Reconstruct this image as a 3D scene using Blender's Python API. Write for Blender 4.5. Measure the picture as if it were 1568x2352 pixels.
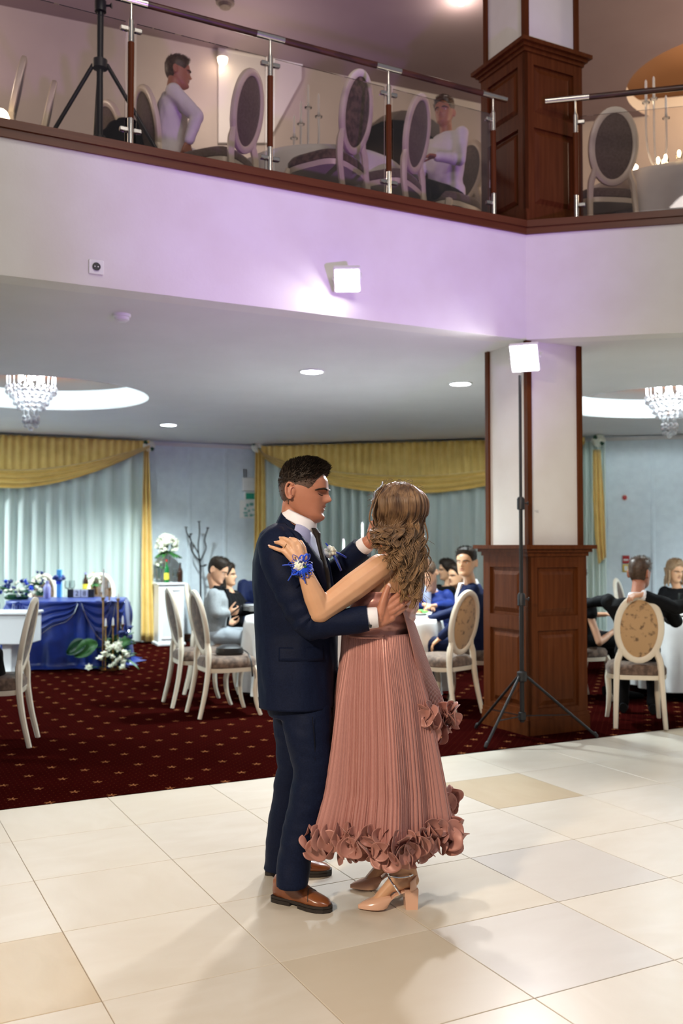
import bpy, bmesh, math, random
import numpy as np
from mathutils import Vector, Matrix, noise as mnoise
for _o in list(bpy.data.objects): bpy.data.objects.remove(_o)
SC = bpy.context.scene
COL = SC.collection
PI = math.pi
V3 = Vector
random.seed(7)
# ---------------------------------------------------------------- camera, world, lights, exposure
H, FPX, PITCH, YAW = 1.41, 2201.0, 0.035, 0.4782
cam_d = bpy.data.cameras.new('camera'); cam = bpy.data.objects.new('camera', cam_d); COL.objects.link(cam)
cam.location = (0, 0, H); cam.rotation_euler = (PI/2 + PITCH, 0, 0)
cam_d.sensor_fit = 'VERTICAL'; cam_d.sensor_height = 36; cam_d.sensor_width = 24; cam_d.lens = FPX/2352*36
cam_d.clip_start = .05; cam_d.clip_end = 100
cam_d.dof.use_dof = True; cam_d.dof.focus_distance = 3.8; cam_d.dof.aperture_fstop = 2.7
SC.camera = cam
SC.cycles.max_bounces = 7; SC.cycles.diffuse_bounces = 4; SC.cycles.glossy_bounces = 3; SC.cycles.transmission_bounces = 5; SC.cycles.transparent_max_bounces = 10; SC.cycles.caustics_reflective = False; SC.cycles.caustics_refractive = False
SC.view_settings.view_transform = 'Standard'; SC.view_settings.look = 'None'
SC.view_settings.exposure = 0.5; SC.view_settings.gamma = 1.0; SC.view_settings.use_curve_mapping = False
wd = bpy.data.worlds.new('world'); SC.world = wd; wd.use_nodes = True
wd.node_tree.nodes['Background'].inputs[0].default_value = (.86, .84, .92, 1)
wd.node_tree.nodes['Background'].inputs[1].default_value = .14
def lamp(name, kind, loc, target, power, color, size=.3, spot=None, blend=.5):
    d = bpy.data.lights.new(name, kind); d.energy = power; d.color = color
    if kind == 'AREA': d.shape = 'DISK'; d.size = size
    elif kind == 'SPOT': d.spot_size = math.radians(spot); d.spot_blend = blend; d.shadow_soft_size = size
    else: d.shadow_soft_size = size
    o = bpy.data.objects.new(name, d); COL.objects.link(o); o.location = loc
    if target is not None: o.rotation_euler = (V3(target)-V3(loc)).to_track_quat('-Z', 'Y').to_euler()
    o['kind'] = 'helper'
    return o
lamp('hall_key_light', 'SPOT', (-2.6, -.6, 3.6), (.1, 4.1, .8), 800, (1, .82, .62), .22, 50, .6)
lamp('hall_fill_light', 'AREA', (2.2, .2, 5.6), (.2, 5.4, 1.4), 70, (1, .93, .88), 1.6)
lamp('hall_overhead_light', 'AREA', (0.4, 3.2, 7.2), (.4, 3.6, 0), 46, (1, .92, .82), 2.2)
for _x, _y in ((-4.7, 7.3), (-5.6, 11.8), (5.3, 8.3), (6.4, 11.2), (-6.0, 9.4)):
    lamp('hall_side_fill', 'SPOT', (_x, _y, 2.9), (_x, _y, 0), 380, (.82, .96, 1), .09, 150, .8)  # unseen fills added out of view to brighten the dining hall
lamp('balcony_warm_fill', 'POINT', (-4.0, 7.4, 5.7), None, 34, (1, .84, .68), .15)  # unseen fill added out of view to warm the upper wall
lamp('balcony_side_fill', 'POINT', (5.0, 8.4, 5.5), None, 120, (1, .78, .56), .15)  # second unseen fill, added to warm the right of the upper storey
lamp('purple_dance_light', 'SPOT', (2.5, 1.2, .95), (.15, 6.45, 3.65), 640, (.46, .17, 1), .12, 44, .9)
# ---------------------------------------------------------------- camera maths: photograph pixel to point in the place
cP, sP = math.cos(PITCH), math.sin(PITCH)
def ray(px, py):
    a = (px-784)/FPX; b = (1176-py)/FPX
    return V3((a, cP-b*sP, sP+b*cP))
def atY(px, py, y): d = ray(px, py); return V3((0, 0, H)) + d*(y/d.y)
def atZ(px, py, z): d = ray(px, py); return V3((0, 0, H)) + d*((z-H)/d.z)
def atP(px, py, p0, n): d = ray(px, py); c = V3((0, 0, H)); return c + d*((V3(p0)-c).dot(n)/d.dot(n))
U = V3((-math.sin(YAW), math.cos(YAW), 0)); V = V3((math.cos(YAW), math.sin(YAW), 0)); Z = V3((0, 0, 1))
_a = math.radians(13); W = V3((math.cos(_a), -math.sin(_a), 0)); WN = V3((W.y, -W.x, 0))   # WN points to the camera side
if WN.y > 0: WN = -WN
FC = V3((1.385, 7.128, 0))                     # pillar corner / balcony corner on the ground
def RV(s, t, z): return FC + V*s + U*t + Z*z   # room frame at the pillar
HC, HT, HF = 2.955, 3.745, 3.80               # hall ceiling, fascia top, balcony floor
# ---------------------------------------------------------------- materials
MATS = {}
def nd(nt, t, **k):
    n = nt.nodes.new(t)
    for a, b in k.items(): setattr(n, a, b)
    return n
def mat(name, color, rough=.5, metal=0, color2=None, nscale=20, ndetail=4, bump=0, bscale=60, stretch=None, sss=0, sheen=0, trans=0, alpha=None, emit=0, emitc=None, coat=0, ior=None, spec=None, contrast=(.35, .65), coords='Object', wave=None, noise_rough=0):
    m = bpy.data.materials.new(name); m.use_nodes = True; nt = m.node_tree
    b = nt.nodes['Principled BSDF']; L = nt.links.new
    b.inputs['Base Color'].default_value = (*color, 1); b.inputs['Roughness'].default_value = rough; b.inputs['Metallic'].default_value = metal
    if spec is not None: b.inputs['Specular IOR Level'].default_value = spec
    if ior: b.inputs['IOR'].default_value = ior
    if sss:
        b.inputs['Subsurface Weight'].default_value = sss; b.inputs['Subsurface Radius'].default_value = (.02, .008, .005); b.inputs['Subsurface Scale'].default_value = .5
    if sheen: b.inputs['Sheen Weight'].default_value = sheen; b.inputs['Sheen Roughness'].default_value = .4
    if trans: b.inputs['Transmission Weight'].default_value = trans
    if alpha is not None: b.inputs['Alpha'].default_value = alpha
    if emit: b.inputs['Emission Strength'].default_value = emit; b.inputs['Emission Color'].default_value = (*(emitc or color), 1)
    if coat: b.inputs['Coat Weight'].default_value = coat; b.inputs['Coat Roughness'].default_value = .15
    if color2 or bump:
        tc = nd(nt, 'ShaderNodeTexCoord'); src = tc.outputs[coords]
        if stretch:
            mp = nd(nt, 'ShaderNodeMapping'); mp.inputs['Scale'].default_value = stretch; L(src, mp.inputs[0]); src = mp.outputs[0]
        if color2:
            if wave:
                n = nd(nt, 'ShaderNodeTexWave'); n.inputs['Scale'].default_value = wave; n.inputs['Distortion'].default_value = 6; n.inputs['Detail'].default_value = 3; n.inputs['Detail Scale'].default_value = 1.5
                out = n.outputs['Fac']
            else:
                n = nd(nt, 'ShaderNodeTexNoise'); n.inputs['Scale'].default_value = nscale; n.inputs['Detail'].default_value = ndetail; out = n.outputs['Fac']
            L(src, n.inputs['Vector'])
            r = nd(nt, 'ShaderNodeValToRGB'); r.color_ramp.elements[0].position = contrast[0]; r.color_ramp.elements[1].position = contrast[1]
            r.color_ramp.elements[0].color = (*color, 1); r.color_ramp.elements[1].color = (*color2, 1)
            L(out, r.inputs[0]); L(r.outputs[0], b.inputs['Base Color'])
        if bump:
            n2 = nd(nt, 'ShaderNodeTexNoise'); n2.inputs['Scale'].default_value = bscale; n2.inputs['Detail'].default_value = 3; L(src, n2.inputs['Vector'])
            bp = nd(nt, 'ShaderNodeBump'); bp.inputs['Strength'].default_value = bump; bp.inputs['Distance'].default_value = .01
            L(n2.outputs['Fac'], bp.inputs['Height']); L(bp.outputs[0], b.inputs['Normal'])
    MATS[name] = m
    return m
M = MATS
mat('plaster', (.80, .77, .73), .75, color2=(.76, .72, .67), nscale=3, bump=.08, bscale=40)
mat('ceiling_paint', (.74, .71, .69), .8, color2=(.71, .68, .66), nscale=2)
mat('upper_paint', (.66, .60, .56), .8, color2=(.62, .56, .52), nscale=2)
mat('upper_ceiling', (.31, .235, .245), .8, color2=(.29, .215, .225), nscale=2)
mat('wallpaper', (.74, .82, .86), .7, color2=(.68, .755, .80), nscale=9, ndetail=6, bump=.15, bscale=30)
mat('wood', (.075, .018, .004), .42, spec=.10, color2=(.135, .040, .011), nscale=5, ndetail=6, stretch=(7, 7, .45), contrast=(.25, .8))
mat('wood_horizontal', (.09, .027, .009), .36, spec=.25, color2=(.15, .048, .017), nscale=4, ndetail=6, stretch=(.6, .6, 12), contrast=(.2, .9))
mat('dark_wood', (.045, .014, .008), .35, color2=(.075, .024, .012), wave=2.0, stretch=(.5, .5, 8))
mat('steel', (.72, .68, .62), .22, 1)
mat('chrome', (.85, .85, .86), .08, 1)
mat('black_metal', (.012, .012, .013), .38, .2)
mat('black_plastic', (.015, .015, .016), .45)
mat('white_plastic', (.82, .81, .78), .4)
mat('grout', (.34, .27, .20), .9)
mat('white_gloss', (.88, .88, .88), .2)
mat('ivory', (.80, .72, .58), .32, color2=(.76, .67, .53), nscale=6)
mat('velvet', (.075, .044, .029), .8, color2=(.18, .115, .078), nscale=26, ndetail=8, sheen=.25, contrast=(.4, .62))
mat('damask', (.50, .31, .15), .75, color2=(.17, .10, .05), nscale=19, ndetail=5, sheen=.4, contrast=(.55, .66))
mat('taupe', (.13, .09, .07), .85, color2=(.17, .125, .10), nscale=60, sheen=.25)
mat('gold_drape', (.80, .56, .16), .55, color2=(.72, .49, .12), nscale=8, sheen=.5)
mat('table_linen', (.80, .79, .77), .75, color2=(.76, .75, .74), nscale=12)
mat('blue_satin', (.005, .026, .22), .32, sheen=.15, color2=(.004, .020, .17), nscale=9)
mat('porcelain', (.86, .87, .86), .15)
mat('gold_metal', (.62, .36, .13), .28, 1)
mat('candle', (.88, .86, .84), .5, sss=.2)
mat('leaf', (.02, .10, .02), .45, color2=(.05, .17, .04), nscale=14)
mat('dark_leaf', (.008, .05, .022), .4, color2=(.015, .075, .03), nscale=14)
mat('bright_leaf', (.10, .42, .05), .4, color2=(.05, .30, .03), nscale=14)
mat('white_petal', (.86, .85, .74), .6, color2=(.78, .79, .62), nscale=30, sss=.1)
mat('navy_petal', (.01, .02, .10), .6, color2=(.02, .04, .22), nscale=30)
mat('blue_ribbon', (.01, .07, .62), .3, sheen=.3)
mat('light_blue', (.10, .42, .80), .4)
mat('lilac', (.35, .34, .62), .35)
mat('red_paint', (.45, .02, .02), .4)
mat('yellow_paint', (.80, .55, .08), .5)
mat('green_glass', (.01, .13, .03), .08, coat=.5)
mat('brown_glass', (.03, .010, .004), .08, coat=.5)
mat('label_yellow', (.75, .6, .05), .6)
def glassmat(name, tint, alpha_, rough=.02):
    m = bpy.data.materials.new(name); m.use_nodes = True; nt = m.node_tree; nt.nodes.clear(); L = nt.links.new
    out = nd(nt, 'ShaderNodeOutputMaterial'); mx = nd(nt, 'ShaderNodeMixShader'); tr = nd(nt, 'ShaderNodeBsdfTransparent'); gl = nd(nt, 'ShaderNodeBsdfGlossy')
    fr = nd(nt, 'ShaderNodeFresnel'); fr.inputs[0].default_value = 1.45 if name == 'rail_glass' else 1.22
    mth = nd(nt, 'ShaderNodeMath', operation='ADD'); mth.inputs[1].default_value = alpha_
    L(fr.outputs[0], mth.inputs[0]); L(mth.outputs[0], mx.inputs[0])
    tr.inputs[0].default_value = (*tint, 1); gl.inputs['Roughness'].default_value = rough
    L(tr.outputs[0], mx.inputs[1]); L(gl.outputs[0], mx.inputs[2]); L(mx.outputs[0], out.inputs[0]); MATS[name] = m
glassmat('rail_glass', (.90, .86, .84), .0)
glassmat('clear_glass', (.95, .97, .97), .02)
mat('crystal', (.93, .96, 1), .06, trans=.55, ior=1.3)
def emitmat(name, color, strength):
    m = bpy.data.materials.new(name); m.use_nodes = True; nt = m.node_tree; nt.nodes.clear()
    out = nd(nt, 'ShaderNodeOutputMaterial'); e = nd(nt, 'ShaderNodeEmission'); e.inputs[0].default_value = (*color, 1); e.inputs[1].default_value = strength
    nt.links.new(e.outputs[0], out.inputs[0]); MATS[name] = m
emitmat('flood_led', (1, .97, .98), 60)
emitmat('stand_led', (.93, .95, 1), 90)
emitmat('downlight_led', (.86, .97, 1), 26)
emitmat('warm_bulb', (1, .80, .55), 12)
emitmat('cool_bulb', (.88, .96, 1), 60)
emitmat('flame', (1, .70, .35), 22)
# sheer curtain: translucent cloth
m = mat('sheer', (.85, .92, .87), .8); nt = m.node_tree; b = nt.nodes['Principled BSDF']
tl = nd(nt, 'ShaderNodeBsdfTranslucent'); tl.inputs[0].default_value = (.72, .82, .76, 1); mx = nd(nt, 'ShaderNodeMixShader'); mx.inputs[0].default_value = .35
nt.links.new(b.outputs[0], mx.inputs[1]); nt.links.new(tl.outputs[0], mx.inputs[2]); nt.links.new(mx.outputs[0], nt.nodes['Material Output'].inputs[0])
# stone tile, colour varied tile by tile
def tile_mat(name, ca, cb, cc):
    m = bpy.data.materials.new(name); m.use_nodes = True; nt = m.node_tree; b = nt.nodes['Principled BSDF']; L = nt.links.new
    tc = nd(nt, 'ShaderNodeTexCoord'); oi = nd(nt, 'ShaderNodeObjectInfo'); ad = nd(nt, 'ShaderNodeVectorMath', operation='ADD'); sc = nd(nt, 'ShaderNodeVectorMath', operation='SCALE')
    cb3 = nd(nt, 'ShaderNodeCombineXYZ'); L(oi.outputs['Random'], cb3.inputs[0]); L(oi.outputs['Random'], cb3.inputs[1]); L(cb3.outputs[0], sc.inputs[0]); sc.inputs['Scale'].default_value = 40
    L(tc.outputs['Object'], ad.inputs[0]); L(sc.outputs[0], ad.inputs[1])
    mp = nd(nt, 'ShaderNodeMapping'); mp.inputs['Scale'].default_value = (1.2, 2.6, 1); L(ad.outputs[0], mp.inputs[0])
    n = nd(nt, 'ShaderNodeTexNoise'); n.inputs['Scale'].default_value = 3.2; n.inputs['Detail'].default_value = 8; n.inputs['Distortion'].default_value = .6; L(mp.outputs[0], n.inputs['Vector'])
    r = nd(nt, 'ShaderNodeValToRGB'); r.color_ramp.elements[0].position = .3; r.color_ramp.elements[1].position = .75
    r.color_ramp.elements[0].color = (*ca, 1); r.color_ramp.elements[1].color = (*cb, 1); L(n.outputs['Fac'], r.inputs[0])
    mx = nd(nt, 'ShaderNodeMix', data_type='RGBA'); mu = nd(nt, 'ShaderNodeMath', operation='MULTIPLY'); mu.inputs[1].default_value = .55
    L(oi.outputs['Random'], mu.inputs[0]); L(mu.outputs[0], mx.inputs[0]); L(r.outputs[0], mx.inputs[6]); mx.inputs[7].default_value = (*cc, 1)
    L(mx.outputs[2], b.inputs['Base Color']); b.inputs['Roughness'].default_value = .33; b.inputs['Specular IOR Level'].default_value = .35
    n2 = nd(nt, 'ShaderNodeTexNoise'); n2.inputs['Scale'].default_value = 120; bp = nd(nt, 'ShaderNodeBump'); bp.inputs['Strength'].default_value = .04; bp.inputs['Distance'].default_value = .002
    L(ad.outputs[0], n2.inputs['Vector']); L(n2.outputs[0], bp.inputs['Height']); L(bp.outputs[0], b.inputs['Normal']); MATS[name] = m
tile_mat('tile_cream', (.58, .52, .43), (.64, .59, .51), (.59, .52, .41))
tile_mat('tile_tan', (.49, .385, .25), (.55, .45, .31), (.46, .36, .225))
tile_mat('tile_sand', (.545, .475, .37), (.59, .53, .43), (.53, .455, .35))
tile_mat('tile_grey', (.53, .485, .435), (.58, .54, .49), (.515, .465, .40))
# patterned carpet: little gold stars on a diagonal lattice, tiny dots between
def carpet_mat():
    m = bpy.data.materials.new('carpet'); m.use_nodes = True; nt = m.node_tree; b = nt.nodes['Principled BSDF']; L = nt.links.new
    tc = nd(nt, 'ShaderNodeTexCoord'); mp = nd(nt, 'ShaderNodeMapping'); mp.vector_type = 'TEXTURE'; mp.inputs['Rotation'].default_value = (0, 0, YAW); L(tc.outputs['Object'], mp.inputs[0])
    def mth(op, a, b_=None, c=None):
        n = nd(nt, 'ShaderNodeMath', operation=op)
        for i, q in enumerate((a, b_, c)):
            if q is None: continue
            if isinstance(q, (int, float)): n.inputs[i].default_value = q
            else: L(q, n.inputs[i])
        return n.outputs[0]
    sx = nd(nt, 'ShaderNodeSeparateXYZ'); L(mp.outputs[0], sx.inputs[0]); X, Y = sx.outputs[0], sx.outputs[1]
    def cell(per, ox, oy):
        x = mth('SUBTRACT', mth('FRACT', mth('ADD', mth('DIVIDE', X, per), ox)), .5); y = mth('SUBTRACT', mth('FRACT', mth('ADD', mth('DIVIDE', Y, per), oy)), .5)
        return mth('MULTIPLY', x, per), mth('MULTIPLY', y, per)
    def rad(x, y): return mth('SQRT', mth('ADD', mth('MULTIPLY', x, x), mth('MULTIPLY', y, y)))
    masks = []
    for o in (0, .5):
        x, y = cell(.34, o, o); r = rad(x, y); th = mth('ARCTAN2', y, x)
        lim = mth('MULTIPLY_ADD', mth('POWER', mth('ABSOLUTE', mth('COSINE', mth('MULTIPLY', th, 2.5))), 3.0), .026, .005)
        masks.append(mth('LESS_THAN', r, lim))
    dots = []
    for o in (0, .5):
        x, y = cell(.06, o, o); dots.append(mth('LESS_THAN', rad(x, y), .0035))
    star = mth('MAXIMUM', masks[0], masks[1]); dot = mth('MAXIMUM', dots[0], dots[1])
    n = nd(nt, 'ShaderNodeTexNoise'); n.inputs['Scale'].default_value = 3; L(tc.outputs['Object'], n.inputs['Vector'])
    r = nd(nt, 'ShaderNodeValToRGB'); r.color_ramp.elements[0].color = (.014, .0013, .0011, 1); r.color_ramp.elements[1].color = (.022, .0021, .0018, 1); L(n.outputs[0], r.inputs[0])
    m1 = nd(nt, 'ShaderNodeMix', data_type='RGBA'); L(dot, m1.inputs[0]); L(r.outputs[0], m1.inputs[6]); m1.inputs[7].default_value = (.07, .016, .008, 1)
    m2 = nd(nt, 'ShaderNodeMix', data_type='RGBA'); L(star, m2.inputs[0]); L(m1.outputs[2], m2.inputs[6]); m2.inputs[7].default_value = (.20, .075, .03, 1)
    L(m2.outputs[2], b.inputs['Base Color']); b.inputs['Roughness'].default_value = 1; b.inputs['Specular IOR Level'].default_value = 0
    n2 = nd(nt, 'ShaderNodeTexNoise'); n2.inputs['Scale'].default_value = 260; L(tc.outputs['Object'], n2.inputs['Vector'])
    bp = nd(nt, 'ShaderNodeBump'); bp.inputs['Strength'].default_value = .5; bp.inputs['Distance'].default_value = .004; L(n2.outputs[0], bp.inputs['Height']); L(bp.outputs[0], b.inputs['Normal'])
    MATS['carpet'] = m
carpet_mat()
# ---------------------------------------------------------------- mesh helpers
class MB:
    def __init__(s): s.v = []; s.f = []
    def add(s, vs, fs):
        o = len(s.v); s.v += [tuple(p) for p in vs]; s.f += [tuple(i+o for i in f) for f in fs]; return s
    def box(s, c, size, rot=None, bevel=0):
        hx, hy, hz = size[0]/2, size[1]/2, size[2]/2; c = V3(c)
        if bevel:
            b = min(bevel, hx*.9, hy*.9, hz*.9); vs = []
            for sz in (-1, 1):
                for (ix, iz) in ((b, 0), (0, b)):
                    pass
            rings = [(b, -hz), (0, -hz+b), (0, hz-b), (b, hz)]
            for ins, z in rings:
                for (qx, qy) in ((-1, -1), (1, -1), (1, 1), (-1, 1)):
                    x, y = qx*(hx-ins), qy*(hy-ins)
                    d = b*.8
                    pts = [(x-qx*d, y), (x, y-qy*d)] if qx*qy < 0 else [(x, y-qy*d), (x-qx*d, y)]
                    if qx == -1 and qy == -1: pts = [(x, y+d), (x+d, y)]
                    elif qx == 1 and qy == -1: pts = [(x-d, y), (x, y+d)]
                    elif qx == 1 and qy == 1: pts = [(x, y-d), (x-d, y)]
                    else: pts = [(x+d, y), (x, y-d)]
                    vs += [V3((p[0], p[1], z)) for p in pts]
            fs = [tuple(range(7, -1, -1)), tuple(range(24, 32))]
            for k in range(3):
                for i in range(8): j = (i+1) % 8; fs.append((k*8+i, k*8+j, k*8+8+j, k*8+8+i))
        else:
            vs = [V3((x, y, z)) for z in (-hz, hz) for x, y in ((-hx, -hy), (hx, -hy), (hx, hy), (-hx, hy))]
            fs = [(3, 2, 1, 0), (4, 5, 6, 7), (0, 1, 5, 4), (1, 2, 6, 5), (2, 3, 7, 6), (3, 0, 4, 7)]
        if rot is not None: vs = [rot @ p for p in vs]
        return s.add([c+p for p in vs], fs)
    def bar(s, p0, p1, w, h, up=Z, bevel=0):
        p0, p1 = V3(p0), V3(p1); d = p1-p0; x = d.normalized(); y = up.cross(x)
        if y.length < 1e-4: y = V3((0, 1, 0)).cross(x)
        y.normalize(); z = x.cross(y); R = Matrix((x, y, z)).transposed()
        return s.box((p0+p1)/2, (d.length, w, h), R, bevel)
    def tube(s, pts, rad, n=10, closed=False, flat=1.0, upv=None, cap=True):
        pts = [V3(p) for p in pts]; k = len(pts)
        if isinstance(rad, (int, float)): rad = [rad]*k
        tan = []
        for i in range(k):
            a = pts[i-1] if (i > 0 or closed) else pts[i]; b = pts[(i+1) % k] if (i < k-1 or closed) else pts[i]
            t = (b-a); tan.append(t.normalized() if t.length > 1e-9 else Z.copy())
        up = V3(upv) if upv is not None else (Z if abs(tan[0].z) < .9 else V3((1, 0, 0)))
        vs = []; x = up.cross(tan[0]).normalized()
        for i in range(k):
            x = (x - tan[i]*x.dot(tan[i])); x = x.normalized() if x.length > 1e-6 else up.cross(tan[i]).normalized(); y = tan[i].cross(x)
            for j in range(n):
                a = 2*PI*j/n; vs.append(pts[i] + x*(math.cos(a)*rad[i]) + y*(math.sin(a)*rad[i]*flat))
        fs = []; m = k if closed else k-1
        for i in range(m):
            i2 = (i+1) % k
            for j in range(n): j2 = (j+1) % n; fs.append((i*n+j, i*n+j2, i2*n+j2, i2*n+j))
        if not closed and cap: fs += [tuple(range(n-1, -1, -1)), tuple(range((k-1)*n, k*n))]
        return s.add(vs, fs)
    def lathe(s, prof, c=(0, 0, 0), n=20, axis=None):
        c = V3(c); vs = []; R = None
        if axis is not None: R = V3(axis).to_track_quat('Z', 'Y').to_matrix()
        k = len(prof)
        for r, z in prof:
            for j in range(n):
                a = 2*PI*j/n; p = V3((r*math.cos(a), r*math.sin(a), z)); vs.append(c+(R @ p if R else p))
        fs = []
        for i in range(k-1):
            for j in range(n): j2 = (j+1) % n; fs.append((i*n+j, i*n+j2, i*n+n+j2, i*n+n+j))
        if prof[0][0] > 1e-6: fs.append(tuple(range(n-1, -1, -1)))
        if prof[-1][0] > 1e-6: fs.append(tuple(range((k-1)*n, k*n)))
        return s.add(vs, fs)
    def ell(s, c, ax, n=16, m=10):
        c = V3(c)
        if not isinstance(ax, Matrix): ax = Matrix.Diagonal(V3(ax))
        vs = []; fs = []
        for i in range(m+1):
            t = PI*i/m
            for j in range(n): a = 2*PI*j/n; vs.append(c + ax @ V3((math.sin(t)*math.cos(a), math.sin(t)*math.sin(a), -math.cos(t))))
        for i in range(m):
            for j in range(n): j2 = (j+1) % n; fs.append((i*n+j, i*n+j2, i*n+n+j2, i*n+n+j))
        return s.add(vs, fs)
    def caps(s, p0, p1, r0, r1, n=12):
        p0, p1 = V3(p0), V3(p1); d = p1-p0; L = d.length; t = d/L if L > 1e-7 else Z
        prof = []; mm = 4
        pr = [(r0*math.sin(PI/2*i/mm), -r0*math.cos(PI/2*i/mm)) for i in range(mm+1)] + [(r1*math.cos(PI/2*i/mm), L+r1*math.sin(PI/2*i/mm)) for i in range(mm+1)]
        return s.lathe(pr, p0, n, t)
    def loft(s, secs, n=24, power=2.0):
        """secs: (centre, half vector a, half vector b) ellipses"""
        vs = []; k = len(secs); q = 2/power
        for c, a, b in secs:
            c, a, b = V3(c), V3(a), V3(b)
            for j in range(n):
                t = 2*PI*j/n; cx, sx = math.cos(t), math.sin(t)
                vs.append(c + a*math.copysign(abs(cx)**q, cx) + b*math.copysign(abs(sx)**q, sx))
        fs = []
        for i in range(k-1):
            for j in range(n): j2 = (j+1) % n; fs.append((i*n+j, i*n+j2, i*n+n+j2, i*n+n+j))
        fs += [tuple(range(n-1, -1, -1)), tuple(range((k-1)*n, k*n))]
        return s.add(vs, fs)
    def prism(s, poly, d0, d1):
        """poly: list of points, extruded by vectors d0..d1"""
        n = len(poly); vs = [V3(p)+V3(d0) for p in poly] + [V3(p)+V3(d1) for p in poly]
        fs = [tuple(range(n-1, -1, -1)), tuple(range(n, 2*n))]
        for j in range(n): j2 = (j+1) % n; fs.append((j, j2, n+j2, n+j))
        return s.add(vs, fs)
    def grid(s, fn, nu, nv, closed_u=False):
        vs = [fn(i/(nu if closed_u else nu-1), j/(nv-1)) for j in range(nv) for i in range(nu)]
        fs = []
        for j in range(nv-1):
            for i in range(nu if closed_u else nu-1):
                i2 = (i+1) % nu; fs.append((j*nu+i, j*nu+i2, j*nu+nu+i2, j*nu+nu+i))
        return s.add(vs, fs)
    def mesh(s, name='mesh', smooth=True, fix=True):
        me = bpy.data.meshes.new(name); me.from_pydata(s.v, [], s.f); me.validate()
        if fix:
            bm = bmesh.new(); bm.from_mesh(me); bmesh.ops.remove_doubles(bm, verts=bm.verts, dist=1e-6); bmesh.ops.recalc_face_normals(bm, faces=bm.faces); bm.to_mesh(me); bm.free()
        me.polygons.foreach_set('use_smooth', [bool(smooth)]*len(me.polygons)); me.update()
        return me
    def build(s, name, material, parent=None, smooth=True, sharp=40, loc=None, fix=True):
        me = s.mesh(name, smooth, fix)
        if smooth and sharp:
            try: me.set_sharp_from_angle(angle=math.radians(sharp))
            except Exception: pass
        return mobj(name, me, material, parent, loc)
def mobj(name, me, material, parent=None, loc=None):
    if material is not None:
        me.materials.clear(); me.materials.append(MATS[material] if isinstance(material, str) else material)
    o = bpy.data.objects.new(name, me); COL.objects.link(o)
    if loc is not None:
        o.location = loc
    if parent is not None:
        o.parent = parent
        if parent.name in WORLD: o.matrix_parent_inverse = WORLD[parent.name]
    return o
WORLD = {}
def wempty(name, loc, **k):
    """an Empty at a thing's base whose parts are modelled in room coordinates"""
    o = empty(name, loc, **k); WORLD[o.name] = Matrix.Translation(-V3(loc)); return o
def tag(o, label=None, cat=None, group=None, kind=None):
    if label: o['label'] = label
    if cat: o['category'] = cat
    if group: o['group'] = group
    if kind: o['kind'] = kind
    return o
def empty(name, loc, rz=0, label=None, cat=None, group=None, kind=None):
    o = bpy.data.objects.new(name, None); COL.objects.link(o); o.location = loc; o.rotation_euler = (0, 0, rz); o.empty_display_size = .1
    return tag(o, label, cat, group, kind)
def copy_tree(o, parent=None):
    c = o.copy(); COL.objects.link(c)
    if parent is not None: c.parent = parent
    for ch in o.children: copy_tree(ch, c)
    return c
def thick(o, t, off=0):
    m_ = o.modifiers.new('thickness', 'SOLIDIFY'); m_.thickness = t; m_.offset = off
    return o
def lerp(a, b, t): return a+(b-a)*t
def interp(x, xs, ys):
    if x <= xs[0]: return ys[0]
    for i in range(len(xs)-1):
        if x <= xs[i+1]: return ys[i]+(ys[i+1]-ys[i])*(x-xs[i])/(xs[i+1]-xs[i])
    return ys[-1]
def smoothpath(pts, n=6):
    pts = [V3(p) for p in pts]; out = []
    for i in range(len(pts)-1):
        p0 = pts[max(i-1, 0)]; p1 = pts[i]; p2 = pts[i+1]; p3 = pts[min(i+2, len(pts)-1)]
        for k in range(n):
            t = k/n; out.append(.5*((2*p1)+(p2-p0)*t+(2*p0-5*p1+4*p2-p3)*t*t+(3*p1-p0-3*p2+p3)*t**3))
    return out+[pts[-1]]
# ================================================================ the setting
def struct(o, label): return tag(o, label, kind='structure')
# ---- tiled dance floor
T0 = V3((-1.569, 4.616, 0)); TS = .60
def TP(i, j): return T0 - U*((i-1)*TS) + V*(j*TS)       # i rows towards the camera, j along the carpet edge
fl = MB(); a, b_, c_, d_ = TP(0, -9), TP(0, 18), TP(10, 18), TP(10, -9)
fl.prism([d_, c_, b_, a], (0, 0, -.06), (0, 0, -.0035))
floor = struct(fl.build('floor', 'grout', smooth=False), 'cream stone tiled dance floor')
tm = MB().box((0, 0, -.007), (TS-.0035, TS-.0035, .014), bevel=.0012).mesh('tile', False)
tmats = {}
for nm in ('tile_cream', 'tile_tan', 'tile_grey', 'tile_sand'):
    me = tm.copy(); me.materials.clear(); me.materials.append(M[nm]); tmats[nm] = me
special = {(3, -1): 'tile_tan', (1, 4): 'tile_tan', (4, 1): 'tile_sand', (3, 2): 'tile_sand', (4, 2): 'tile_grey', (2, -3): 'tile_tan', (0, 8): 'tile_tan', (3, 3): 'tile_grey', (0, 9): 'tile_tan'}
for i in range(0, 8):
    for j in range(-5, 13):
        p = (TP(i, j)+TP(i+1, j+1))/2
        if p.y < 1.9: continue
        px = 784+FPX*p.x/p.y
        if px < -700 or px > 2270: continue
        o = bpy.data.objects.new('tile', tmats[special.get((i, j), 'tile_cream')]); COL.objects.link(o); o.location = p; o.rotation_euler = (0, 0, YAW+random.choice((0, PI/2, PI))); o.parent = floor
# ---- patterned carpet of the dining hall
cm = MB(); e0 = TP(0, -9); e1 = TP(0, 18)
cm.prism([e0, e1, e1+U*11, e0+U*11], (0, 0, -.05), (0, 0, .004))
struct(cm.build('floor_carpet', 'carpet', smooth=False), 'dark red carpet with small gold stars')
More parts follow.
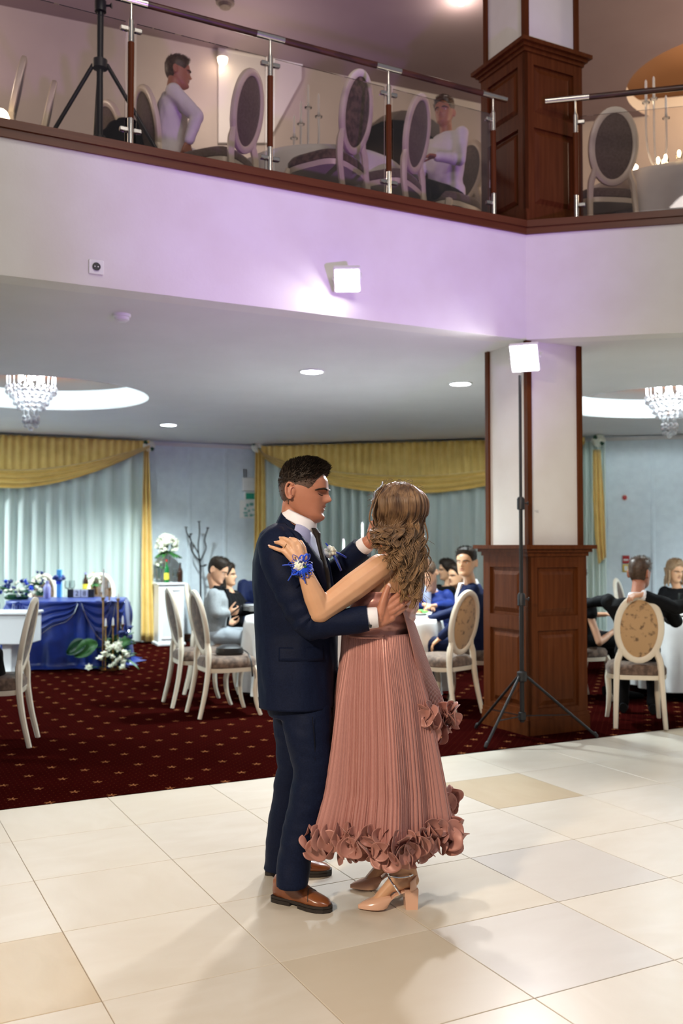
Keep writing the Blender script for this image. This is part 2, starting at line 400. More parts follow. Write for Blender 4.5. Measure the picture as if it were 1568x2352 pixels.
# ---- walls of the dining hall
WL0, WL1, WR1 = V3((-6.6, 12.45, 0)), V3((-1.2, 14.76, 0)), V3((8.4, 12.30, 0))
def wall(name, p, q, z0, z1, t, m, label, side=1):
    d = (q-p).normalized(); n = V3((-d.y, d.x, 0))*side
    o = MB().prism([p+Z*z0, q+Z*z0, q+Z*z1, p+Z*z1], (0, 0, 0), n*t).build(name, m, smooth=False); return struct(o, label)
wall('wall_back_left', WL0, WL1, 0, 3.3, .2, 'wallpaper', 'pale patterned wall behind the head table')
wall('wall_back_right', WL1, WR1, 0, 3.3, .2, 'wallpaper', 'pale wall behind the dining tables')
wall('wall_left', V3((-6.6, 3.5, 0)), WL0, 0, 3.3, -.2, 'wallpaper', 'side wall of the dining hall', -1)
wall('wall_right', V3((8.4, 4.5, 0)), WR1, 0, 3.3, .2, 'wallpaper', 'far side wall of the dining hall', -1)
WLd = (WL1-WL0).normalized(); WLn = V3((WLd.y, -WLd.x, 0)); WRd = (WR1-WL1).normalized(); WRn = V3((WRd.y, -WRd.x, 0))
def onL(px, py, off=0): return atP(px, py, WL0+WLn*off, WLn)
def onR(px, py, off=0): return atP(px, py, WL1+WRn*off, WRn)
for k, px in enumerate((434, 516)):
    p = onL(px, 1250); p.z = 0
    struct(MB().box((0, 0, 1.47), (.055, .035, 2.94), bevel=.01).build('trim_%d' % (k+1), 'wallpaper', smooth=False), 'vertical wall moulding').location = p
    bpy.data.objects['trim_%d' % (k+1)].rotation_euler = (0, 0, math.atan2(WLd.y, WLd.x))
for k, px in enumerate((1500,)):
    p = onR(px, 1250); p.z = 0
    o = struct(MB().box((0, 0, 1.47), (.05, .03, 2.94), bevel=.01).build('trim_3', 'wallpaper', smooth=False), 'vertical wall moulding near the far right'); o.location = p; o.rotation_euler = (0, 0, math.atan2(WRd.y, WRd.x))
for k, (p, q, n) in enumerate(((WL0, WL1, WLn), (WL1, WR1, WRn))):
    struct(MB().bar(p+Z*.05+n*.01, q+Z*.05+n*.01, .03, .1).build('baseboard_'+('left', 'right')[k], 'dark_wood', smooth=False), 'dark skirting at the foot of the wall')
    struct(MB().bar(p+Z*2.91+n*.02, q+Z*2.91+n*.02, .05, .05).build('trim_%d' % (k+4), 'ceiling_paint', smooth=False), 'thin cornice under the ceiling')
# ---- ceiling under the balcony, with two round recesses
mat('recess_grey', (.30, .31, .32), .5); mat('recess_white', (.55, .57, .57), .5)
REC = [(V3((-3.12, 9.75, 0)), 1.13, .27), (V3((3.58, 10.37, 0)), 1.18, .27)]
def holed(poly, holes, z, n=56):
    bm = bmesh.new(); es = []
    def loop(pts):
        vs = [bm.verts.new((p.x, p.y, z)) for p in pts]
        for i in range(len(vs)): es.append(bm.edges.new((vs[i], vs[(i+1) % len(vs)])))
    loop(poly)
    for c, r in holes: loop([V3((c.x+r*math.cos(2*PI*i/n), c.y+r*math.sin(2*PI*i/n), 0)) for i in range(n)])
    bmesh.ops.triangle_fill(bm, use_beauty=True, use_dissolve=False, edges=es)
    me = bpy.data.meshes.new('ceiling'); bm.to_mesh(me); bm.free(); return me
poly = [FC-V*7.5, FC, FC+W*6.5, V3((8.6, 15.2, 0)), V3((-7.4, 15.2, 0))]
ceil = mobj('ceiling', holed(poly, [(c, r) for c, r, d in REC], HC), 'ceiling_paint'); struct(ceil, 'grey ceiling under the balcony with round recesses')
for k, (c, r, d) in enumerate(REC):
    rw = MB(); n = 56
    pr = [(r, HC-.002), (r, HC+d-.04), (r-.03, HC+d-.04), (r-.03, HC+d-.01), (r+.16, HC+d-.01), (r+.16, HC+d+.12), (0.0, HC+d+.12)]
    rw.lathe(pr[:2], c, n); rw.f = [f for f in rw.f if len(f) == 4]
    rim = rw.build('recess_wall', 'recess_white', ceil)
    struct(MB().lathe([(r+.005, HC+d-.05), (r-.035, HC+d-.05), (r-.035, HC+d-.015), (r+.005, HC+d-.015)], c, n).build('recess_ring', 'wood_horizontal', ceil), 'thin wooden ring inside the recess')
    top = MB(); top.lathe([(r+.2, HC+d), (r+.2, HC+d+.14), (.0, HC+d+.14)], c, n); top.f = [f for f in top.f if len(f) == 4]
    top.build('recess_dome', 'recess_grey', ceil)
    pt = lamp('recess_cove_light', 'POINT', (c.x, c.y, HC+d-.02), None, 210 if k == 0 else 330, (.82, .96, 1), .25)
# ---- balcony fascia, its wooden cap, floor of the balcony
fz = [HC-.004, HT]
def fascia(name, p, q, n, lab):
    o = MB().prism([p+Z*fz[0], q+Z*fz[0], q+Z*fz[1], p+Z*fz[1]], (0, 0, 0), n*.18).build(name, 'plaster', smooth=False); return struct(o, lab)
fascia('wall_balcony_left', FC-V*7.5, FC, U, 'white balcony fascia lit with purple light')
fascia('wall_balcony_right', FC, FC+W*6.5, -WN, 'white balcony fascia beyond the corner')
def capstrip(name, p, q, n, lab):
    o = MB()
    o.prism([p+Z*HT-n*.018, q+Z*HT-n*.018, q+Z*(HT+.055)-n*.018, p+Z*(HT+.055)-n*.018], (0, 0, 0), n*.22)
    o.prism([p+Z*(HT+.05)-n*.032, q+Z*(HT+.05)-n*.032, q+Z*(HT+.10)-n*.032, p+Z*(HT+.10)-n*.032], (0, 0, 0), n*.24)
    return struct(o.build(name, 'wood_horizontal', smooth=False), lab)
capstrip('trim_6', FC-V*7.5, FC-V*.0, U, 'brown wooden cap along the balcony edge')
capstrip('trim_7', FC, FC+W*6.5, -WN, 'brown wooden cap along the balcony edge beyond the corner')
fb = MB(); fb.prism([FC-V*7.5+U*.1, FC+U*.1, FC+W*6.5-WN*.1, V3((8.6, 15.2, 0)), V3((-7.4, 15.2, 0))], (0, 0, HF-.10), (0, 0, HF))
mat('blue_carpet', (.018, .02, .075), .9, color2=(.012, .014, .06), nscale=30)
struct(fb.build('floor_balcony', 'blue_carpet', smooth=False), 'dark blue floor of the balcony')
# ---- upper storey: wall with an arched dark opening, ceiling with a round brown recess
UZ = 6.4
A0, A1 = V3((-5.6, 7.66, 0)), V3((2.75, 11.15, 0)); Ad = (A1-A0).normalized(); An = V3((Ad.y, -Ad.x, 0))
def onA(px, py, off=0): return atP(px, py, A0+An*off, An)
# wall pieces left of, right of and above the arch
ac = onA(948, 480); ac.z = 0; s0 = (ac-A0).dot(Ad); ah = 1.02; az0, azr = 4.35, 1.85
Lw = (A1-A0).length; outer = [(0, HF), (s0-ah, HF)] + [(s0-ah*math.cos(PI*i/24), az0+(azr*.98)*math.sin(PI*i/24)) for i in range(25)] + [(s0+ah, HF), (Lw, HF), (Lw, UZ+.2), (0, UZ+.2)]
def pa(s, z): return A0+Ad*s+Z*z
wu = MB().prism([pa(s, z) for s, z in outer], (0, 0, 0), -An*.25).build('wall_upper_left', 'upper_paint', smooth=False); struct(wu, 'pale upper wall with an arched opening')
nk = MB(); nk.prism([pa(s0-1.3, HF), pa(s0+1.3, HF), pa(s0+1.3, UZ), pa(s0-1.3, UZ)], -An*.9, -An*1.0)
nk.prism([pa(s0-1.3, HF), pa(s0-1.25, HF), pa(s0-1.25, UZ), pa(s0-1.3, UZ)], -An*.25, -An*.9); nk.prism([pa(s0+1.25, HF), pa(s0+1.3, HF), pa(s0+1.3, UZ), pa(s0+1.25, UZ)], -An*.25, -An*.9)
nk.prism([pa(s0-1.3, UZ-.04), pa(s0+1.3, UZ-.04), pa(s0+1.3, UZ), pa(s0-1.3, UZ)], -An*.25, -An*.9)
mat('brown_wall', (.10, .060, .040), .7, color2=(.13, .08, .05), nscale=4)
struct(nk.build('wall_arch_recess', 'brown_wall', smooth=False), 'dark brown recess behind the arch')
q1, q2, q3 = onA(1010, 500), onA(1195, 325), onA(1195, 500)
mat('gold_lit_wall', (.62, .42, .20), .6, color2=(.55, .36, .16), nscale=3)  # gold colour carries the warm light falling on the stair parapet
st = MB().prism([q1-An*.15, q3-An*.15, q2-An*.15], (0, 0, 0), -An*.12).build('wall_stair_parapet', 'gold_lit_wall', smooth=False); struct(st, 'warm lit sloping stair parapet inside the arch')
A2 = V3((8.6, 9.9, 0))
wall('wall_upper_right', A1, A2, HF, UZ+.2, .2, 'upper_paint', 'upper wall beyond the pillar')
UR = (V3((4.12, 10.1, 0)), 1.03, .3)
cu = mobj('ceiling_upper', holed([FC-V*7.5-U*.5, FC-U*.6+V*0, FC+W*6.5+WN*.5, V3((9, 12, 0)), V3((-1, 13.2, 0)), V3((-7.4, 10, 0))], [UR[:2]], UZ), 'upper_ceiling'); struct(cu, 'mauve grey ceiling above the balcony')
c, r, d = UR
rw = MB().lathe([(r, UZ), (r, UZ+d*.45)], c, 56); rw.f = [f for f in rw.f if len(f) == 4]; rw.build('recess_wall', 'upper_paint', cu)
tp = MB().lathe([(r+.12, UZ+d*.45), (r+.12, UZ+d), (r*.8, UZ+d+.2), (.0, UZ+d+.3)], c, 56); tp.f = [f for f in tp.f if len(f) == 4]
mat('brown_dome', (.22, .11, .055), .5); tp.build('recess_dome', 'brown_dome', cu)
lamp('recess_warm_light', 'POINT', (c.x, c.y, UZ+.1), None, 16, (1, .72, .42), .2)
# ---- the pillar: panelled wooden plinth and plastered shaft on both storeys
def pillar(z0, zl, z1, label):
    P = wempty('pillar', RV(0, 0, z0) + (V+U)*.28, label=label, kind='structure')
    S = .562; ins = .035
    def col(mb, s0_, s1_, t0, t1, za, zb): return mb.prism([RV(s0_, t0, za), RV(s1_, t0, za), RV(s1_, t1, za), RV(s0_, t1, za)], (0, 0, 0), (0, 0, zb-za))
    col(MB(), .02, S-.02, .02, S-.02, z0, zl-.03).build('plinth_core', 'wood', P, False)
    h = zl-z0
    # framed panels on the two faces seen: stiles, rails, raised panels
    for face in (0, 1):
        def q(a, z, off):   # a along face 0..S, off outward
            return RV(a, -off, z) if face == 1 else RV(-off, a, z)
        def slab(name, a0, a1, za, zb, o0, o1, m='wood', bev=0):
            mb = MB()
            if bev:
                o_ = [q(a0, za, o0), q(a1, za, o0), q(a1, zb, o0), q(a0, zb, o0)]; i_ = [q(a0+bev, za+bev, o1), q(a1-bev, za+bev, o1), q(a1-bev, zb-bev, o1), q(a0+bev, zb-bev, o1)]
                mb.add(o_+i_, [(4, 5, 6, 7), (0, 1, 5, 4), (1, 2, 6, 5), (2, 3, 7, 6), (3, 0, 4, 7), (3, 2, 1, 0)])
            else:
                mb.add([q(a0, za, o0), q(a1, za, o0), q(a1, zb, o0), q(a0, zb, o0), q(a0, za, o1), q(a1, za, o1), q(a1, zb, o1), q(a0, zb, o1)], [(3, 2, 1, 0), (4, 5, 6, 7), (0, 1, 5, 4), (1, 2, 6, 5), (2, 3, 7, 6), (3, 0, 4, 7)])
            return mb.build(name, m, P, False)
        sw = .085; zb0 = z0+.19; zt = zl-.17; zm0, zm1 = z0+h*.545, z0+h*.62
        slab('stile', 0, sw, z0, zl-.05, -.03, .0); slab('stile', S-sw, S, z0, zl-.05, -.03, 0)
        slab('rail', sw, S-sw, z0, zb0, -.03, -.001); slab('rail', sw, S-sw, zm0, zm1, -.03, -.001); slab('rail', sw, S-sw, zt, zl-.05, -.03, -.001)
        for za, zb in ((zb0, zm0), (zm1, zt)): slab('panel', sw+.012, S-sw-.012, za+.012, zb-.012, -.024, -.006, bev=.045)
        slab('base_board', -.014, S+.012, z0, z0+.115, 0, .014); slab('base_moulding', -.008, S+.01, z0+.115, z0+.145, 0, .008)
    cr = MB()
    for za, zb, e in ((zl-.085, zl-.055, .012), (zl-.055, zl-.03, .032), (zl-.03, zl, .058)): col(cr, -e, S+e, -e, S+e, za, zb)
    cr.build('ledge', 'wood', P, False)
    col(MB(), ins, S-ins, ins, S-ins, zl, z1).build('shaft', 'plaster', P, False)
    b = .028
    for (sa, ta) in ((ins, ins), (S-ins, ins), (ins, S-ins)):
        mb = MB(); col(mb, sa-b*.75, sa+b*.75, ta-b*.75, ta+b*.75, zl, z1); mb.build('corner_trim', 'wood', P, False)
    return P
pillar(.004, 1.415, HC, 'square pillar with brown panelled plinth on the carpet')
pillar(HF, 5.24, UZ, 'upper pillar with brown panelled plinth on the balcony')
# ---- bright patch of the upper wall, built as a white panel cut to its outline
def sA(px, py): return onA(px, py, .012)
sc_ = wempty('bright_patch', sA(580, 240), label='bright patch of the upper wall behind the railing, built as a white panel', cat='screen')
MB().prism([sA(500, 330), sA(612, 330), sA(690, 186), sA(690, 153), sA(500, 118)], (0, 0, 0), An*.03).build('bright_panel', 'white_gloss', sc_, False)
MB().tube([sA(500, 116)+An*.02, sA(692, 151)+An*.02], .022, 10).build('panel_top_tube', 'white_plastic', sc_)
# ================================================================ railings, lamps, curtains
def railing(p0, dirv, posts, s_a, s_b, label, ends, inward):
    """posts: distances along dirv; wooden handrail with steel sleeves, posts of steel and wood, clamped glass panes"""
    R = wempty('balcony_railing', p0+dirv*posts[len(posts)//2]+Z*(HT+.10), label=label, cat='railing')
    off = inward*.06; zb = HT+.10; zr = 4.775
    def P(s, z, o=0): return p0+dirv*s+off+inward*o+Z*z
    sl = .10
    # handrail: wood between steel sleeves
    cuts = [s_a] + [x for s in posts for x in (s-sl, s+sl) if s_a < x < s_b] + [s_b]
    for i in range(0, len(cuts)-1):
        a, b = cuts[i], cuts[i+1]; mid = (a+b)/2
        steel = any(abs(mid-s) < sl*1.01 for s in posts) or ((mid < posts[0] or mid > posts[-1]) and ends)
        MB().tube([P(a, zr), P(b, zr)], .0235 if steel else .0225, 14).build('handrail_sleeve' if steel else 'handrail', 'steel' if steel else 'dark_wood', R)
    for k, s in enumerate(posts):
        g = MB().tube([P(s, zb), P(s, zb+.19)], .019, 12); post = g.build('post_foot', 'steel', R)
        MB().lathe([(.036, 0), (.036, .008), (.02, .012)], P(s, zb), 16).build('foot_plate', 'steel', post)
        MB().tube([P(s, zb+.19), P(s, zb+.665)], .0205, 14).build('post_wood', 'wood', R)
        MB().tube([P(s, zb+.665), P(s, zb+.80)], .019, 12).build('post_head', 'steel', R)
        MB().tube([P(s, zb+.80), P(s, zb+.83), P(s, zr-.02)], [.016, .009, .008], 10).build('post_neck', 'steel', R)
        for z in (zb+.115, zb+.745):
            sides = (-1, 1)
            if ends and k == ends[1]: sides = (ends[0],)
            for sd in sides:
                MB().box(P(s, z)+dirv*sd*.042, (.05, .03, .028), Matrix((dirv, -inward, Z)).transposed(), .004).build('glass_clamp', 'steel', R)
    sp = sorted(posts)
    spans = list(zip(sp[:-1], sp[1:]))
    if s_a < sp[0]-.4: spans.insert(0, (s_a, sp[0]))
    if s_b > sp[-1]+.4: spans.append((sp[-1], s_b))
    for a, b in spans:
        MB().prism([P(a+.035, zb+.04), P(b-.035, zb+.04), P(b-.035, zb+.79), P(a+.035, zb+.79)], -inward*.004, inward*.004).build('glass_pane', 'rail_glass', R, False)
    return R
railing(FC, V, [-4.9, -3.92, -2.99, -2.06, -1.155, -.25], -5.4, -.13, 'glass balcony railing running from the left edge to the pillar', (-1, 5), U)
railing(FC, W, [.37, 1.3, 2.25], .15, 3.2, 'glass balcony railing at the right of the upper pillar', (1, 0), -WN)
# ---- floodlights, stands
def flood(loc, aim, size, name, label, m, bracket=True):
    loc = V3(loc); d = (V3(aim)-loc).normalized(); E = wempty(name, loc, label=label, cat='floodlight')
    x = d.cross(Z).normalized(); y = x.cross(d).normalized(); R = Matrix((x, y, d)).transposed()
    MB().box(loc-d*.025, (size+.03, size+.03, .045), R, .008).build('housing', 'white_plastic', E, False)
    MB().box(loc+d*.001, (size, size, .01), R, .003).build('led_panel', m, E, False)
    for k in range(5): MB().box(loc-d*.058+x*(k-2)*size*.2, (.008, size*.9, .03), R).build('cooling_fin', 'white_plastic', E, False)
    if bracket:
        hh = size*.6
        MB().tube([loc-d*.02+x*hh, loc-d*.10+x*hh*1.0, loc-d*.12+x*0, loc-d*.10-x*hh, loc-d*.02-x*hh], .008, 8).build('bracket', 'white_plastic', E)
    return E
fl_loc = atP(797, 645, FC-U*.14, U)
flood(fl_loc, (-.1, 3.4, .6), .150, 'wall_floodlight', 'square white floodlight glowing on the balcony fascia', 'flood_led')
lamp('wall_flood_beam', 'SPOT', fl_loc+(V3((-.1, 3.4, .6))-fl_loc).normalized()*.03, (-.1, 3.4, .6), 135, (1, .97, .96), .07, 100, .6)
def tripod(base, top, foot_pts, hubz, label, joints, rc, lowz):
    base = V3(base); E = wempty('light_stand', base, label=label, cat='light stand')
    def c(z): return V3((base.x, base.y, z))
    zs = [lowz]+joints+[top]
    for i in range(len(zs)-1):
        r = rc*(1-.16*i); MB().tube([c(zs[i]), c(zs[i+1])], r, 12).build('pole', 'black_metal', E)
    for i, z in enumerate(joints):
        col = MB().lathe([(rc*1.05, -.05), (rc*1.7, -.045), (rc*1.7, .03), (rc*1.2, .045)], c(z), 14).build('collar', 'black_plastic', E)
        MB().tube([c(z)+V3((rc*1.4, 0, 0)), c(z)+V3((rc*2.6, 0, 0)), c(z)+V3((rc*3.3, 0, 0))], [rc*.3, rc*.3, rc*.9], 10).build('knob', 'black_plastic', col)
    hub = c(hubz); MB().lathe([(rc*1.2, -.04), (rc*2.2, -.03), (rc*2.2, .03), (rc*1.2, .04)], hub, 14).build('leg_hub', 'black_plastic', E)
    MB().lathe([(rc*1.1, -.03), (rc*1.7, -.02), (rc*1.7, .03), (rc*1.1, .035)], c(lowz+.04), 14).build('brace_hub', 'black_plastic', E)
    for f in foot_pts:
        f = V3(f); d = (f-hub); d.z = 0; d.normalize(); h = hub+d*rc*2
        lg = MB().tube([h, f+Z*.012], rc*.62, 10).build('leg', 'black_metal', E)
        MB().caps(f+Z*.022-(f-h).normalized()*.02, f+Z*.014, rc*.75, rc*.75).build('rubber_foot', 'black_plastic', lg)
        MB().bar(c(lowz+.045)+d*rc*1.5, h+(f-h)*.62, .012, .006).build('brace', 'black_metal', E)
    return E
s1 = V3((1.31, 7.0, 0))
f1, f2, f3 = atZ(1115, 1720, 0.004), atZ(1370, 1695, 0.004), V3((1.06, 7.55, 0.004))
f3 = s1 + V3((-.26, .25, 0.004)); f3 = V3((1.03, 7.40, .004))
tripod(s1, 2.66, [f1, f2, f3], .46, 'black tripod light stand in front of the panelled plinth', [1.02, 1.72], .0165, .13)
flood(V3((1.335, 6.955, 2.775)), (-.2, 3.2, .5), .185, 'stand_floodlight', 'glaring floodlight on top of the tripod stand', 'stand_led')
lamp('stand_flood_beam', 'SPOT', V3((1.335, 6.955, 2.775))+(V3((-.2, 3.2, .5))-V3((1.335, 6.955, 2.775))).normalized()*.03, (-.2, 3.2, .5), 170, (.93, .95, 1), .09, 104, .6)
b2 = atP(228, 330, FC+U*.95, U); b2.z = HF
bb = [b2+V3((.62*math.cos(a), .62*math.sin(a), 0)) for a in (math.radians(178), math.radians(8), math.radians(110))]
tripod(b2, 6.2, bb, HF+.98, 'black tripod stand behind the balcony glass at the left', [5.2, 5.45], .024, HF+.40)
# ---- small fixtures
def fixed(name, loc, label, cat): return wempty(name, loc, label=label, cat=cat)
p = atP(220, 614, FC, U); E = fixed('wall_socket', p, 'white power socket on the balcony fascia', 'socket')
Rf = Matrix((V, -U, Z)).transposed()
MB().box(p-U*.006, (.086, .012, .086), Matrix((V, U, Z)).transposed(), .003).build('face_plate', 'white_plastic', E, False)
MB().lathe([(.0, 0), (.016, .0), (.021, .008), (.024, .008)], p-U*.012, 20, -U).build('socket_cup', 'black_plastic', E)
for sd in (-1, 1): MB().lathe([(.004, 0), (.004, .004), (0, .005)], p-U*.016+V*sd*.0095, 8, -U).build('contact_hole', 'white_plastic', E)
p = atZ(280, 722, HC); E = fixed('smoke_detector', p, 'round white smoke detector under the balcony ceiling', 'smoke detector')
MB().lathe([(.058, 0), (.058, -.016), (.05, -.022)], p, 24).build('mounting_base', 'white_plastic', E)
MB().lathe([(.048, -.022), (.048, -.038), (.03, -.05), (.0, -.052)], p, 24).build('sensor_head', 'white_plastic', E)
for i, (px, py) in enumerate(((716, 852), (1057, 880), (387, 975))):
    p = atZ(px, py, HC); E = fixed('ceiling_downlight', p, ('round cool downlight in the middle of the grey ceiling', 'round cool downlight just left of the pillar', 'small far downlight above the pale wall')[i], 'downlight'); E['group'] = 'downlights in the hall ceiling'
    r = .098
    MB().lathe([(r, .0), (r+.016, -.002), (r+.016, -.009), (r, -.012), (r, 0)], p, 28).build('trim_ring', 'white_plastic', E)
    MB().lathe([(0, -.006), (r, -.008), (r, -.004)], p, 28).build('light_disc', 'downlight_led', E)
    lamp('downlight_beam', 'SPOT', (p.x, p.y, HC-.03), (p.x, p.y, 0), (400, 400, 680)[i], (.82, .96, 1), .09, 132, .8)
for i, (px, py) in enumerate(((511, 136), (1058, -2))):
    p = atZ(px, py, UZ) if i else onA(px, py, .16)
    E = fixed('upper_spotlight', p, ('small warm lamp on the upper wall behind the seated man', 'small warm spotlight in the upper ceiling beside the pillar')[i], 'spotlight'); E['group'] = 'warm spotlights of the upper storey'
    MB().ell(p-Z*.01, (.048, .048, .05)).build('bulb', 'warm_bulb', E)
    MB().lathe([(.03, .04), (.05, .03), (.055, .0), (.05, 0)], p+Z*.01, 18).build('lamp_holder', 'white_plastic', E)
    if i == 0: MB().tube([p+Z*.03, p+Z*.05-An*.08, p+Z*.05-An*.16], .012, 10).build('wall_arm', 'white_plastic', E)
    else: MB().tube([p+Z*.03, p+Z*.3], .012, 10).build('ceiling_stem', 'white_plastic', E)
    lamp('upper_spot_glow', 'POINT', p-Z*(.55-.4*i)+An*.55*(1-i), None, 11 if i == 0 else 7, (1, .86, .74), .08)
p = atZ(517, 3, UZ); E = fixed('upper_detector', p, 'grey detector at the top edge on the upper ceiling', 'smoke detector')
MB().lathe([(.085, 0), (.085, -.02), (.07, -.03)], p, 24).build('mounting_base', 'taupe', E); MB().lathe([(.065, -.03), (.05, -.06), (0, -.065)], p, 24).build('sensor_head', 'taupe', E)
# ---- crystal chandeliers in the round recesses
ball = MB().ell((0, 0, 0), (.021, .021, .021), 10, 7).mesh('crystal'); ball.materials.append(M['crystal'])
rod = MB().tube([(0, 0, 0), (0, 0, -.13)], .0035, 6).mesh('crystal_rod'); rod.materials.append(M['crystal'])
def chandelier(c, ztop, label):
    E = wempty('crystal_chandelier', (c.x, c.y, ztop), label=label, cat='chandelier', group='crystal chandeliers')
    def put(name, me, x, y, z):
        o = bpy.data.objects.new(name, me); COL.objects.link(o); o.location = (x, y, z-ztop); o.parent = E; o.location = (x-c.x, y-c.y, z-ztop)
    MB().lathe([(.0, .02), (.255, .02), (.265, .0), (.255, -.02), (0, -.02)], c+Z*ztop, 36).build('ceiling_plate', 'chrome', E)
    tiers = [(.24, 24, -.02, .17, True), (.20, 20, -.06, .17, False), (.165, 14, -.24, .06, False), (.13, 12, -.30, .05, False), (.075, 8, -.36, .13, True), (.055, 6, -.42, .11, False)]
    for r, n, z0, ln, rods in tiers:
        for k in range(n):
            a = 2*PI*k/n+r*9; x, y = c.x+r*math.cos(a), c.y+r*math.sin(a)
            if rods: put('crystal_rod', rod, x, y, ztop+z0)
            put('crystal', ball, x, y, ztop+z0-ln); put('crystal', ball, x*.97+c.x*.03, y*.97+c.y*.03, ztop+z0-ln-.045)
    for z, r in ((-.22, .17), (-.35, .08)): MB().tube([c+V3((r*math.cos(2*PI*k/28), r*math.sin(2*PI*k/28), ztop+z)) for k in range(28)], .006, 6, True).build('tier_ring', 'chrome', E)
    for k in range(6):
        a = 2*PI*k/6; MB().caps(c+V3((.12*math.cos(a), .12*math.sin(a), ztop-.05)), c+V3((.12*math.cos(a), .12*math.sin(a), ztop-.11)), .012, .012, 8).build('bulb', 'cool_bulb', E)
    MB().tube([c+Z*(ztop-.02), c+Z*(ztop-.56)], .006, 8).build('stem', 'chrome', E)
    MB().ell(c+Z*(ztop-.60), (.028, .028, .032)).build('finial', 'crystal', E)
chandelier(REC[0][0]+V3((-.05, 0, 0)), HC+.25, 'crystal chandelier in the round recess above the head table')
chandelier(REC[1][0]+V3((-.02, 0, 0)), HC+.25, 'crystal chandelier in the recess behind the pillar at right')
# ---- curtains
def sheer(name, on, x0, x1, y0, y1, folds, label, seed):
    rnd = random.Random(seed); ph = [rnd.random()*6 for _ in range(4)]
    a, b = on(x0, 1250, .12), on(x1, 1250, .12); d = (b-a); L = d.length; d.normalize(); n = WLn if on is onL else WRn
    def fn(i, j):
        z = lerp(2.86, .03, j); s = i*L; am = .05+.022*math.sin(s*2+ph[0])
        w = math.sin(s*2*PI*folds/L*(1+.12*math.sin(s*.9+ph[0]))+ph[1]+1.5*math.sin(s*1.7+ph[2])+.9*math.sin(s*4.3+ph[3])); w = math.copysign(abs(w)**.7, w)
        p = a+d*s+n*(.05+am*w+.01*math.sin(s*30+j*3)); return V3((p.x, p.y, z))
    o = MB().grid(fn, int(folds*12), 6).build(name, 'sheer', smooth=True, sharp=None, fix=False)
    return tag(o, label, 'curtain', 'pale sheer curtains')
sheer('sheer_curtain', onL, -300, 328, 0, 0, 25, 'pale green sheer curtain behind the head table', 1)
sheer('sheer_curtain', onR, 612, 1250, 0, 0, 23, 'pale green sheer curtain behind the dancing couple', 2)
sheer('sheer_curtain', onR, 1255, 1392, 0, 0, 9, 'narrow strip of sheer curtain right of the pillar', 3)
def valance(on, x0, x1, depth_fn, label, seed):
    rnd = random.Random(seed); n = WLn if on is onL else WRn
    a, b = on(x0, 1250, .12), on(x1, 1250, .12); a.z = b.z = 0; L = (b-a).length; d = (b-a).normalized()
    E = wempty('swag_valance', (a+b)/2+Z*2.4, label=label, cat='valance', group='gold swag valances')
    phs = [rnd.random()*6 for _ in range(5)]
    def pleat(i, j):
        s = i*L; lo = 2.90-depth_fn(i)*.72; z = lerp(2.92, lo, j)
        w = math.sin(s*2*PI/.11+1.2*math.sin(s*3+phs[0])+.6*math.sin(s*7.3)); w = math.copysign(abs(w)**.6, w)
        return a+d*s+n*(.15+.022*w*(1-.5*j))+Z*z
    thick(MB().grid(pleat, int(L/.012), 8).build('pleated_top', 'gold_drape', E, True, None, fix=False), .004)
    def swag(i, j):
        s = i*L; dp = depth_fn(i); z = lerp(2.92-dp*.66, 2.92-dp, j)
        w = math.sin(j*2*PI*3.2+.8*math.sin(i*5+phs[1]))
        return a+d*s+n*(.185+.028*w+.02*math.sin(PI*j))+Z*z
    thick(MB().grid(swag, 70, 26).build('swag_fold', 'gold_drape', E, True, None, fix=False), .004)
    return E
def dep(x0, x1, a, b):     # swag from a small drop at x0/x1 to the deepest drop in the middle
    return lambda i: a+(b-a)*math.sin(PI*min(max(i, 0), 1))**.8
valance(onL, -330, 336, lambda i: .16+.57*math.sin(PI*(.08+.90*i))**.85 if i < .5 else .10+.63*(1-((i-.5)*2)**1.7), 'gold swag valance above the head table curtain', 4)
valance(onR, 604, 1345, lambda i: .08+.68*math.sin(PI*i)**.62, 'gold swag valance behind the dancing couple', 5)
def sidedrape(on, pts_l, pts_r, label, seed, zbot):
    """gold strip gathered at the top; pts: (px, py) left and right edge from top to bottom"""
    n = WLn if on is onL else WRn; Lp = [on(x, y, .14) for x, y in pts_l]; Rp = [on(x, y, .14) for x, y in pts_r]; k = len(Lp)
    def fn(i, j):
        t = j*(k-1); q = min(int(t), k-2); f = t-q
        l = Lp[q].lerp(Lp[q+1], f); r = Rp[q].lerp(Rp[q+1], f); p = l.lerp(r, i)
        return p+n*(.12+.03*math.sin(i*PI*5+seed+j))
    o = thick(MB().grid(fn, 40, 24).build('gold_side_drape', 'gold_drape', None, True, None, fix=False), .005)
    return tag(o, label, 'drape', 'gold side drapes')
sidedrape(onL, [(326, 1030), (322, 1150), (320, 1300), (319, 1470)], [(338, 1030), (344, 1150), (348, 1300), (356, 1474)], 'gold side drape hanging beside the white pedestal', 1, 0)
sidedrape(onR, [(594, 1030), (592, 1150), (590, 1300), (588, 1470)], [(612, 1030), (614, 1150), (616, 1300), (618, 1474)], 'gold side drape behind the dancing man', 2, 0)
sidedrape(onR, [(1362, 1035), (1362, 1150), (1366, 1230), (1374, 1296)], [(1378, 1035), (1386, 1150), (1389, 1230), (1391, 1280)], 'short gold drape right of the pillar', 3, 0)
